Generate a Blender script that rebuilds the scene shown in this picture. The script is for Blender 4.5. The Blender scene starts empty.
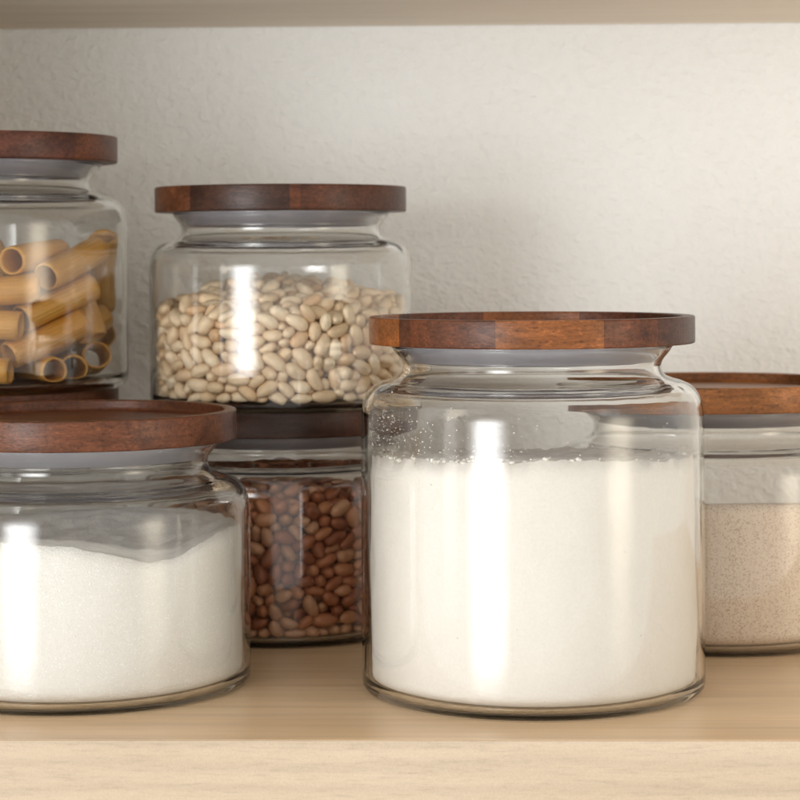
import bpy, bmesh, math, random
from mathutils import Vector, Matrix, Quaternion, noise

# ------------------------------------------------------------------ units
# 1 D = 0.17 m (diameter of the big flour jar); the camera looks along +Y
D = 0.17
F = 2250.0                       # focal length in photograph pixels (800 wide)
CAM_H = 1.276                    # camera height above the shelf top, in D
random.seed(11)
scene = bpy.context.scene
COL = scene.collection
R_ = math.radians


def wx(px, dep):
    return (px - 400.0) / F * dep * D


# ------------------------------------------------------------------ object helpers
def mesh_obj(name, bm, mat, parent=None, smooth=True):
    me = bpy.data.meshes.new(name)
    bm.normal_update()
    bm.to_mesh(me)
    bm.free()
    if smooth:
        me.polygons.foreach_set('use_smooth', [True] * len(me.polygons))
    if mat:
        me.materials.append(mat)
    o = bpy.data.objects.new(name, me)
    COL.objects.link(o)
    if parent:
        o.parent = parent
    return o


def tag(o, label=None, cat=None, group=None, kind=None):
    if label: o['label'] = label
    if cat: o['category'] = cat
    if group: o['group'] = group
    if kind: o['kind'] = kind
    return o


def empty(name, loc):
    o = bpy.data.objects.new(name, None)
    o.empty_display_size = 0.02
    o.location = loc
    COL.objects.link(o)
    return o


def lathe(profile, seg=160, closed=True):
    """revolve (r, z) points about Z; points with r == 0 become poles"""
    bm = bmesh.new()
    rings = []
    for r, z in profile:
        if r < 1e-7:
            rings.append([bm.verts.new((0, 0, z))])
        else:
            rings.append([bm.verts.new((r * math.cos(2 * math.pi * i / seg), r * math.sin(2 * math.pi * i / seg), z)) for i in range(seg)])
    pairs = list(zip(rings, rings[1:]))
    if closed and len(rings[0]) > 1:
        pairs.append((rings[-1], rings[0]))
    for a, b in pairs:
        for i in range(seg):
            j = (i + 1) % seg
            if len(a) == 1 and len(b) == 1:
                continue
            if len(a) == 1:
                bm.faces.new((a[0], b[j], b[i]))
            elif len(b) == 1:
                bm.faces.new((a[i], a[j], b[0]))
            else:
                bm.faces.new((a[i], a[j], b[j], b[i]))
    bmesh.ops.recalc_face_normals(bm, faces=bm.faces)
    return bm


def arc(cx, cz, r, a0, a1, n):
    return [(cx + r * math.cos(R_(a0 + (a1 - a0) * k / n)), cz + r * math.sin(R_(a0 + (a1 - a0) * k / n))) for k in range(n + 1)]


def catmull(pts, n=6):
    out = []
    P = [pts[0]] + list(pts) + [pts[-1]]
    for i in range(1, len(P) - 2):
        p0, p1, p2, p3 = P[i - 1], P[i], P[i + 1], P[i + 2]
        for k in range(n):
            t = k / n
            out.append(tuple(0.5 * (2 * p1[c] + (p2[c] - p0[c]) * t + (2 * p0[c] - 5 * p1[c] + 4 * p2[c] - p3[c]) * t * t
                                    + (3 * p1[c] - p0[c] - 3 * p2[c] + p3[c]) * t ** 3) for c in (0, 1)))
    out.append(pts[-1])
    return out


# ------------------------------------------------------------------ material helpers
class NT:
    def __init__(s, name):
        s.m = bpy.data.materials.new(name)
        s.m.use_nodes = True
        s.t = s.m.node_tree
        s.t.nodes.clear()
        s.out = s.n('ShaderNodeOutputMaterial')

    def n(s, typ, **kw):
        nd = s.t.nodes.new(typ)
        for k, v in kw.items():
            if k.startswith('i_'):
                nd.inputs[k[2:].replace('_', ' ')].default_value = v
            else:
                setattr(nd, k, v)
        return nd

    def l(s, a, b):
        s.t.links.new(a, b)

    def coords(s, scale=(1, 1, 1), loc=(0, 0, 0), kind='Object'):
        tc = s.n('ShaderNodeTexCoord')
        mp = s.n('ShaderNodeMapping')
        mp.inputs['Scale'].default_value = scale
        mp.inputs['Location'].default_value = loc
        s.l(tc.outputs[kind], mp.inputs['Vector'])
        return mp.outputs['Vector']

    def noise(s, vec, scale, detail=3, rough=.55, dist=0):
        nd = s.n('ShaderNodeTexNoise')
        nd.inputs['Scale'].default_value = scale
        nd.inputs['Detail'].default_value = detail
        nd.inputs['Roughness'].default_value = rough
        nd.inputs['Distortion'].default_value = dist
        s.l(vec, nd.inputs['Vector'])
        return nd.outputs['Fac']

    def ramp(s, fac, stops, interp='LINEAR'):
        nd = s.n('ShaderNodeValToRGB')
        cr = nd.color_ramp
        cr.interpolation = interp
        while len(cr.elements) < len(stops):
            cr.elements.new(0.5)
        for e, (p, c) in zip(cr.elements, stops):
            e.position = p
            e.color = (c[0], c[1], c[2], 1) if not isinstance(c, (int, float)) else (c, c, c, 1)
        s.l(fac, nd.inputs['Fac'])
        return nd.outputs['Color']

    def mix(s, a, b, fac, mode='MIX'):
        nd = s.n('ShaderNodeMix', data_type='RGBA', blend_type=mode)
        for sock, v in ((nd.inputs['Factor'], fac), (nd.inputs[6], a), (nd.inputs[7], b)):
            if hasattr(v, 'node'):
                s.l(v, sock)
            elif isinstance(v, (int, float)):
                sock.default_value = v if sock.type == 'VALUE' else (v, v, v, 1)
            else:
                sock.default_value = (v[0], v[1], v[2], 1)
        return nd.outputs[2]

    def math(s, op, a, b=0.0):
        nd = s.n('ShaderNodeMath', operation=op)
        for sock, v in zip(nd.inputs, (a, b)):
            if hasattr(v, 'node'):
                s.l(v, sock)
            else:
                sock.default_value = v
        return nd.outputs[0]

    def bump(s, height, strength, dist):
        nd = s.n('ShaderNodeBump')
        nd.inputs['Strength'].default_value = strength
        nd.inputs['Distance'].default_value = dist
        s.l(height, nd.inputs['Height'])
        return nd.outputs['Normal']

    def principled(s, col, rough=.5, normal=None, **kw):
        p = s.n('ShaderNodeBsdfPrincipled')
        for nm, v in (('Base Color', col), ('Roughness', rough)):
            if hasattr(v, 'node'):
                s.l(v, p.inputs[nm])
            else:
                p.inputs[nm].default_value = (v[0], v[1], v[2], 1) if nm == 'Base Color' else v
        if normal is not None:
            s.l(normal, p.inputs['Normal'])
        for k, v in kw.items():
            p.inputs[k.replace('_', ' ')].default_value = v
        s.l(p.outputs[0], s.out.inputs['Surface'])
        return p


def sep(nt, vec):
    nd = nt.n('ShaderNodeSeparateXYZ')
    nt.l(vec, nd.inputs[0])
    return nd.outputs


# ------------------------------------------------------------------ materials
def mat_glass():
    n = NT('clear_glass')
    g = n.n('ShaderNodeBsdfGlass')
    g.inputs['Color'].default_value = (0.994, 0.995, 0.992, 1)
    g.inputs['IOR'].default_value = 1.44
    g.inputs['Roughness'].default_value = 0.0
    # moulded glass is never optically true: a very slow waviness
    v = n.coords((1, 1, 0.45))
    h = n.noise(v, 26, 2, .5)
    n.l(n.bump(h, 0.35, 0.0016), g.inputs['Normal'])
    n.l(g.outputs[0], n.out.inputs['Surface'])
    # soda-lime glass darkens along a long path (the base seen edge-on)
    va = n.n('ShaderNodeVolumeAbsorption')
    va.inputs['Color'].default_value = (.68, .70, .665, 1)
    va.inputs['Density'].default_value = 20
    n.l(va.outputs[0], n.out.inputs['Volume'])
    return n.m


def mat_lid(name, stops, offset):
    """glued acacia staves: a colour per stave (across X), streaks along X, end pores"""
    n = NT(name)
    v = n.coords((1, 1, 1), offset)
    raw = n.coords()
    x = sep(n, raw)[0]
    # seams wander a hair
    u = n.math('MULTIPLY_ADD', x, 1.0)
    nd = u.node
    nd.inputs[1].default_value = 1 / (1.1 * D)
    nd.inputs[2].default_value = 0.5
    base = n.ramp(u, stops, 'CONSTANT')
    # broad figure
    vs = n.coords((9, 55, 60), offset)
    fig = n.noise(vs, 1.0, 5, .6, .8)
    figc = n.ramp(fig, [(.28, .35), (.5, 1.0), (.72, 1.7)])
    c = n.mix(base, figc, 0.75, 'MULTIPLY')
    # fine streaks
    vs2 = n.coords((40, 420, 500), offset)
    st = n.noise(vs2, 1.0, 4, .65)
    stc = n.ramp(st, [(.30, .5), (.5, 1.0), (.70, 1.4)])
    c = n.mix(c, stc, 0.75, 'MULTIPLY')
    # pores
    vp = n.coords((420, 900, 900), offset)
    po = n.noise(vp, 1.0, 2, .5)
    poc = n.ramp(po, [(.30, .4), (.42, .95), (.58, 1.0), (.72, 1.7)])
    c = n.mix(c, poc, 0.72, 'MULTIPLY')
    rough = n.ramp(st, [(.2, .40), (.8, .30)])
    nm = n.bump(po, 0.25, 0.0004)
    p = n.principled(c, rough, nm)
    p.inputs['Specular IOR Level'].default_value = .27
    return n.m


def mat_gasket():
    n = NT('silicone_gasket')
    v = n.coords()
    h = n.noise(v, 60, 2)
    c = n.ramp(h, [(.3, (.56, .545, .60)), (.7, (.62, .605, .65))])
    n.principled(c, .35, None, Transmission_Weight=.5, IOR=1.42)
    return n.m


def mat_maple(name, dark, light, rough, grain_scale, bump_s=.04, spec=.5, pore=.35, line=.65):
    n = NT(name)
    v = n.coords((2.2, 26, 26), (.3, .1, .7))
    fig = n.noise(v, grain_scale, 4, .55, 1.2)
    c = n.ramp(fig, [(.25, dark), (.75, light)])
    vw = n.coords((1.2, 14, 9), (.1, .4, .2))
    w = n.n('ShaderNodeTexWave', wave_type='BANDS', bands_direction='Z')
    w.inputs['Scale'].default_value = 3.2
    w.inputs['Distortion'].default_value = 7
    w.inputs['Detail'].default_value = 3
    w.inputs['Detail Scale'].default_value = 1.2
    n.l(vw, w.inputs['Vector'])
    wc = n.ramp(w.outputs['Fac'], [(.0, .90), (.5, 1.0), (1., 1.03)])
    c = n.mix(c, wc, .6, 'MULTIPLY')
    vl = n.coords((5, 150, 190), (.2, .5, .1))
    ln = n.noise(vl, 1.0, 4, .6, .4)
    lc = n.ramp(ln, [(.28, .80), (.5, 1.0), (.75, 1.07)])
    c = n.mix(c, lc, line, 'MULTIPLY')
    vf = n.coords((90, 900, 900))
    po = n.noise(vf, 1.0, 3, .6)
    pc = n.ramp(po, [(.28, .80), (.45, 1.0), (.7, 1.06)])
    c = n.mix(c, pc, pore, 'MULTIPLY')
    vg = n.coords((1300, 1300, 1300))
    gr = n.noise(vg, 1.0, 2, .6)
    gc = n.ramp(gr, [(.3, .90), (.7, 1.08)])
    c = n.mix(c, gc, pore, 'MULTIPLY')
    nm = n.bump(po, bump_s, .0004)
    p = n.principled(c, rough, nm)
    p.inputs['Specular IOR Level'].default_value = spec
    return n.m


def mat_wall():
    n = NT('textured_white_paint')
    v = n.coords()
    vh = n.coords((.88, 1, 1.15))
    a = n.noise(vh, 185, 3, .5, .35)
    b = n.noise(v, 420, 3, .5, .2)
    big = n.noise(v, 26, 2, .5)
    h = n.math('ADD', a, n.math('MULTIPLY', b, .22))
    h = n.math('ADD', h, n.math('MULTIPLY', big, .18))
    c = n.ramp(a, [(.2, (.80, .812, .80)), (.8, (.835, .847, .838))])
    n.principled(c, .6, n.bump(h, .95, .0023))
    return n.m


def mat_powder(name, c0, c1, bump_s, bscale, speck=None, glint=False):
    n = NT(name)
    v = n.coords()
    lo = n.noise(n.coords((1, 1, .55)), 30, 5, .6)
    c = n.ramp(lo, [(.3, c0), (.7, c1)])
    fine = n.noise(v, bscale, 3, .65)
    fc = n.ramp(fine, [(.25, .90), (.75, 1.05)])
    c = n.mix(c, fc, .5, 'MULTIPLY')
    if speck:
        vo = n.n('ShaderNodeTexVoronoi', feature='F1')
        vo.inputs['Scale'].default_value = speck[1]
        vo.inputs['Randomness'].default_value = 1
        n.l(v, vo.inputs['Vector'])
        pick = n.n('ShaderNodeSeparateColor')
        n.l(vo.outputs['Color'], pick.inputs[0])
        near = n.math('LESS_THAN', vo.outputs['Distance'], speck[2])
        few = n.math('GREATER_THAN', pick.outputs[0], speck[3])
        f = n.math('MULTIPLY', near, few)
        f = n.math('MULTIPLY', f, pick.outputs[1])
        c = n.mix(c, speck[0], f)
    nm = n.bump(fine, bump_s, .0007)
    n.principled(c, .9 if not glint else .55, nm, Subsurface_Weight=0.0)
    return n.m


def mat_bean(name, stops, rough):
    n = NT(name)
    oi = n.n('ShaderNodeObjectInfo')
    base = n.ramp(oi.outputs['Random'], stops)
    v = n.coords((1, 1, 1))
    add = n.n('ShaderNodeVectorMath', operation='ADD')
    comb = n.n('ShaderNodeCombineXYZ')
    n.l(oi.outputs['Random'], comb.inputs[0])
    n.l(oi.outputs['Random'], comb.inputs[2])
    n.l(v, add.inputs[0])
    n.l(comb.outputs[0], add.inputs[1])
    mott = n.noise(add.outputs[0], 240, 4, .6)
    mc = n.ramp(mott, [(.25, .80), (.6, 1.04), (.8, 1.1)])
    c = n.mix(base, mc, .55, 'MULTIPLY')
    fine = n.noise(add.outputs[0], 1500, 2, .5)
    fcol = n.ramp(fine, [(.3, .93), (.7, 1.05)])
    c = n.mix(c, fcol, .5, 'MULTIPLY')
    n.principled(c, rough, n.bump(mott, .10, .0006))
    return n.m


def mat_pasta():
    n = NT('dried_pasta')
    oi = n.n('ShaderNodeObjectInfo')
    base = n.ramp(oi.outputs['Random'], [(0, (.62, .29, .050)), (.5, (.68, .345, .066)), (1, (.73, .40, .09))])
    v = n.coords((26, 300, 300))
    s = n.noise(v, 1.0, 4, .6)
    sc = n.ramp(s, [(.3, .84), (.7, 1.10)])
    c = n.mix(base, sc, .6, 'MULTIPLY')
    v2 = n.coords()
    d = n.noise(v2, 900, 2, .6)
    dc = n.ramp(d, [(.35, .92), (.6, 1.04)])
    c = n.mix(c, dc, .5, 'MULTIPLY')
    n.principled(c, .48, n.bump(s, .25, .0005), Subsurface_Weight=.12, Subsurface_Scale=.004)
    return n.m


M_GLASS = mat_glass()
M_GASKET = mat_gasket()
M_WALL = mat_wall()
M_TOP = mat_maple('maple_veneer_top', (.62, .425, .245), (.74, .54, .34), .34, 1.0, spec=.55)
M_EDGE = mat_maple('maple_edge_band', (.425, .33, .23), (.49, .392, .287), .55, 1.0, pore=.6, line=.3)
M_UNDER = mat_maple('maple_underside', (.75, .66, .54), (.81, .73, .61), .6, 1.0, line=.25)
OR, RB, DK, MD = (.185, .062, .017), (.098, .030, .0115), (.043, .017, .010), (.064, .0215, .010)

# ------------------------------------------------------------------ the jar
LIP = [(0.0, .828), (.045, .798), (.095, .760), (.140, .756), (.178, .778), (.200, .825), (.216, .880), (.246, .937), (.300, .977), (.375, .996), (.45, 1.0)]


def jar_profiles(R, Hg, tb):
    """outer and inner (r, z) profile of the glass body; Hg = height of its mouth"""
    f = .065 * R
    out = [(0.0, .026 * R), (.45 * R, .026 * R), (.70 * R, .026 * R), (.80 * R, .020 * R), (.87 * R, .0075 * R), (.905 * R, .001 * R)]
    out += arc(R - f, f, f, -90, 0, 10)
    up = [(r * R, Hg - d * R) for d, r in reversed(LIP)]
    up = catmull(up, 6)
    zs0, zs1 = f, up[0][1]
    for k in range(1, 6):
        out.append((R, zs0 + (zs1 - zs0) * k / 6))
    out += up
    # inner wall: offset of the outer one
    t0 = .036 * R
    inn = []
    P = out
    for i in range(len(P)):
        if P[i][1] < .30 * R:
            continue
        a, b = P[max(i - 1, 0)], P[min(i + 1, len(P) - 1)]
        dx, dz = b[0] - a[0], b[1] - a[1]
        L = math.hypot(dx, dz) or 1
        q = (Hg - P[i][1]) / R
        t = t0 * (1 + (.035 * math.sin(q * 27 + 1) + .012 * math.sin(q * 61)) * math.exp(-((q - .17) / .11) ** 2))
        inn.append((P[i][0] - dz / L * t, P[i][1] + dx / L * t))
    fi = .075 * R
    ri = R - t0
    low = [(0.0, tb), (.6 * ri, tb)] + arc(ri - fi, tb + fi, fi, -90, 0, 9)
    inn = low + [p for p in inn if p[1] > tb + fi + .002]
    # rounded lip
    ro, zo = out[-1]
    inn = [p for p in inn if p[1] < Hg - .004 * R]
    rin = inn[-1][0] + .004 * R
    inn.append((rin, Hg))
    lip = [(ro - .004 * R, Hg + .010 * R), ((ro + rin) / 2, Hg + .016 * R), (rin + .004 * R, Hg + .010 * R)]
    return out, inn, lip


def make_jar(px, dep, z0, R, Hl, Rl, T, lid_mat, label, tb=.0185, rot=0.0, name='storage_jar'):
    R, Hl, Rl, T, tb = R * D, Hl * D, Rl * D, T * D, tb * D
    root = empty(name, (wx(px, dep), dep * D, z0 * D))
    tag(root, label, 'jar', 'glass jars with wooden lids')
    zl = Hl - T                                  # underside of the lid
    Hg = zl - .009 * R        # the mouth is seated a hair into the lid
    out, inn, lip = jar_profiles(R, Hg, tb)
    mesh_obj('glass_body', lathe(out + lip + inn[::-1], 192, False), M_GLASS, root)
    e = .0009
    rec, rim = .033 * D, .036 * D
    prof = [(0, zl), (Rl - e * 1.6, zl)] + arc(Rl - e, zl + e, e, -80, -5, 4) + arc(Rl - e, Hl - e, e, 5, 85, 5)
    prof += arc(Rl - rim + e, Hl - e, e, 95, 175, 5) + arc(Rl - rim - .002, Hl - rec + .002, .002, 0, -90, 5) + [(0, Hl - rec)]
    lid = mesh_obj('lid', lathe(prof, 192, False), lid_mat, root)
    for p in lid.data.polygons:
        p.use_smooth = True
    # clear-grey sealing ring plugged into the mouth
    g = [(.66 * R, zl), (.786 * R, zl - .0004 * R), (.784 * R, zl - .010 * R), (.742 * R, zl - .052 * R), (.714 * R, zl - .086 * R), (.702 * R, zl - .092 * R), (.66 * R, zl - .092 * R)]
    mesh_obj('gasket', lathe(g, 192, True), M_GASKET, lid)
    return root


def lidm(name, cols, off):
    return mat_lid(name, cols, off)


L_FLOUR = lidm('acacia_two_tone', [(0, OR), (.145, MD), (.175, RB), (.385, OR), (.655, RB), (.80, MD), (.90, DK)], (.03, .2, .11))
L_SUGAR = lidm('acacia_even_red', [(0, RB), (.30, (.110, .036, .0145)), (.62, (.094, .030, .012)), (.90, (.085, .03, .022))], (.7, .1, .31))
L_MEAL = lidm('acacia_honey', [(0, (.28, .105, .028)), (.35, (.25, .092, .023)), (.72, (.20, .072, .02))], (1.3, .5, .17))
L_WHITE = lidm('acacia_chocolate', [(0, (.12, .042, .018)), (.245, DK), (.545, RB), (.575, MD)], (2.1, .9, .4))
L_RED = lidm('acacia_dark', [(0, RB), (.375, OR), (.385, DK), (.7, MD)], (3.2, .3, .23))
L_PASTA = lidm('acacia_dusky', [(0, MD), (.5, (.075, .024, .014)), (.84, RB)], (4.4, .6, .9))
L_LOWER = lidm('acacia_brown', [(0, MD), (.6, RB)], (5.4, .2, .6))

flour_jar = make_jar(531, 6.58, 0, .5, 1.088, .475, .079, L_FLOUR,
                     'tall clear glass jar of white flour under a two-tone wooden lid')
sugar_jar = make_jar(76, 6.69, 0, .513, .812, .473, .087, L_SUGAR,
                     'squat glass jar of white sugar in front of the pasta jar')
meal_jar = make_jar(712, 7.54, 0, .515, .843, .480, .083, L_MEAL,
                    'jar of speckled wholemeal flour under an orange-brown wooden lid')
red_jar = make_jar(281, 7.677, 0, .447, .758, .428, .083, L_RED,
                   'jar of reddish-brown beans standing beneath the jar of white beans')
white_jar = make_jar(281, 7.677, .7555, .447, .743, .428, .085, L_WHITE,
                     'jar of cream white beans stacked on top of another jar')
lower_jar = make_jar(-23, 7.62, 0, .508, .826, .474, .087, L_LOWER,
                     'jar supporting the pasta jar, only its wooden lid rim showing above sugar jar')
pasta_jar = make_jar(-23, 7.62, .8235, .508, .848, .474, .088, L_PASTA,
                     'jar of amber pasta tubes under a dark wooden lid')


# ------------------------------------------------------------------ powders
def powder(name, jar, R, tb, hfun, mat, gap, extra=None, na=220, nr=70):
    """heap filling the inside of a jar: top surface z = hfun(x, y)"""
    R, tb = R * D, tb * D
    rc = R * gap
    f = .10 * R
    bm = bmesh.new()
    rings = []
    prof = arc(rc - f, tb + .0003 + f, f, -88, 0, 9)   # packed down onto the glass
    for r, z in prof:
        rings.append([bm.verts.new((r * math.cos(2 * math.pi * i / na), r * math.sin(2 * math.pi * i / na), z)) for i in range(na)])
    zb = prof[-1][1]
    nz = 14
    for k in range(1, nz + 1):
        ring = []
        for i in range(na):
            a = 2 * math.pi * i / na
            x, y = rc * math.cos(a), rc * math.sin(a)
            zt = hfun(x, y)
            rr = rc if k < nz else rc - .0012
            ring.append(bm.verts.new((rr * math.cos(a), rr * math.sin(a), zb + (zt - .0012 - zb) * k / nz + (.0012 if k == nz else 0))))
        rings.append(ring)
    for k in range(1, nr):
        r = (rc - .0012) * (1 - k / nr)
        rings.append([bm.verts.new((r * math.cos(2 * math.pi * i / na), r * math.sin(2 * math.pi * i / na),
                                    hfun(r * math.cos(2 * math.pi * i / na), r * math.sin(2 * math.pi * i / na)))) for i in range(na)])
    for a, b in zip(rings, rings[1:]):
        for i in range(na):
            j = (i + 1) % na
            bm.faces.new((a[i], a[j], b[j], b[i]))
    c0 = bm.verts.new((0, 0, prof[0][1]))
    c1 = bm.verts.new((0, 0, hfun(0, 0)))
    for i in range(na):
        j = (i + 1) % na
        bm.faces.new((rings[0][j], rings[0][i], c0))
        bm.faces.new((rings[-1][i], rings[-1][j], c1))
    bmesh.ops.recalc_face_normals(bm, faces=bm.faces)
    if extra:
        extra(bm)
    o = mesh_obj(name, bm, mat)
    o.location = jar.location
    return o


def nz3(x, y, s, seed=0.0):
    return noise.noise(Vector((x * s, y * s, seed)))


def h_flour(x, y):
    h = .700 * D - .050 * (y + .45 * D) + .0016 * nz3(x, y, 60, 1) + .0012 * nz3(x, y, 160, 2)
    r = math.hypot(x, y) / (.47 * D)
    n1 = max(0, nz3(x, y, 110, 5))
    h += .0034 * n1 * max(0, r - .45) + .0025 * max(0, nz3(x, y, 260, 7)) * max(0, r - .3)
    h += .0009 * max(0, nz3(x, y, 480, 9)) * r
    return h


def specks(bm):
    """flour dust clinging to the inside of the glass above the fill line"""
    rs = random.Random(5)
    Ri = .5 * D * .9555
    for k in range(2600):
        a = R_(rs.choice([rs.gauss(-152, 12), rs.gauss(-118, 22), rs.gauss(-150, 20), rs.uniform(-175, -5)]))
        z = .705 * D + abs(rs.gauss(0, .011))
        if rs.random() < .12:
            z += rs.uniform(0, .018)
        s = rs.choice([.00004, .00005, .00005, .00006, .00007, .00008, .0001, .00012, .00016, .0003]) * rs.uniform(.7, 1.3)
        m = Matrix.Translation((Ri * math.cos(a), Ri * math.sin(a), z)) @ Matrix.Rotation(rs.uniform(0, 6), 4, 'Z') @ Matrix.Diagonal((s, s * rs.uniform(.6, 1.3), s * rs.uniform(.6, 1.3), 1))
        bmesh.ops.create_icosphere(bm, subdivisions=1, radius=1, matrix=m)
    # soft clumps where the flour meets the glass
    for k in range(90):
        a = R_(rs.choice([rs.gauss(-140, 16), rs.gauss(-112, 12), rs.uniform(-175, -5)]))
        rr = .5 * D * .94 - rs.uniform(0, .006)
        x, y = rr * math.cos(a), rr * math.sin(a)
        s = rs.uniform(.0005, .0016)
        m = Matrix.Translation((x, y, h_flour(x, y) + s * .3)) @ Matrix.Diagonal((s, s, s * .7, 1))
        r = bmesh.ops.create_icosphere(bm, subdivisions=2, radius=1, matrix=m)
        for v in r['verts']:
            v.co += Vector((noise.noise(v.co * 900), noise.noise(v.co * 900 + Vector((9, 0, 0))), noise.noise(v.co * 900 + Vector((0, 9, 0))))) * s * .45
    # keep everything inside the wall
    for v in bm.verts:
        r = math.hypot(v.co.x, v.co.y)
        if r > .5 * D * .9615:
            k = .5 * D * .9615 / r
            v.co.x *= k
            v.co.y *= k


M_FLOUR = mat_powder('white_flour', (.775, .725, .655), (.82, .775, .71), .25, 700, speck=((.50, .40, .30), 260, .11, .90))
M_SUGAR = mat_powder('granulated_sugar', (.80, .765, .70), (.86, .83, .775), .9, 1000, speck=((.99, .99, .97), 1100, .35, .72), glint=True)  # near-white specks paint the crystals' sparkle into the colour
M_MEAL = mat_powder('wholemeal_flour', (.80, .63, .47), (.85, .70, .55), .5, 900, speck=((.46, .27, .14), 1350, .45, .25))

o = powder('flour', flour_jar, .5, .0185, h_flour, M_FLOUR, .945, specks)
tag(o, 'fine white flour filling the tall front jar', 'flour', kind='stuff')


def h_sugar(x, y):
    X, Y = x / D, y / D
    h = .462
    h -= .050 * math.exp(-((X - .28) / .13) ** 2 - ((Y + .42) / .22) ** 2)        # the scooped dip
    h += .016 * math.exp(-((X + .25) / .30) ** 2 - ((Y + .40) / .30) ** 2)
    h += .030 * math.exp(-((X - .46) / .10) ** 2 - ((Y + .15) / .35) ** 2)
    h -= .085 * math.exp(-((X - .02) / .36) ** 2 - ((Y + .02) / .20) ** 2)
    h += .050 * math.exp(-((X - .06) / .30) ** 2 - ((Y - .36) / .12) ** 2) + .018 * abs(nz3(X, Y, 9, 12)) * max(0, Y + .1)
    h += .012 * nz3(X, Y, 5, 3) + .007 * nz3(X, Y, 15, 4) * (1 + 1.5 * max(0, Y + .2)) + .003 * nz3(X, Y, 45, 5) + .0015 * nz3(X, Y, 110, 6)
    return h * D


o = powder('sugar', sugar_jar, .513, .0185, h_sugar, M_SUGAR, .95)
tag(o, 'coarse white sugar heaped unevenly in the front jar', 'sugar', kind='stuff')


def h_meal(x, y):
    X, Y = x / D, y / D
    return (.476 - .11 * (Y + .47) + .006 * nz3(X, Y, 5, 1) + .003 * nz3(X, Y, 22, 2) + .0015 * nz3(X, Y, 70, 2)) * D


o = powder('wholemeal_flour', meal_jar, .515, .0185, h_meal, M_MEAL, .95)
tag(o, 'pale brown speckled flour in the jar behind the tall jar', 'flour', kind='stuff')


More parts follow.
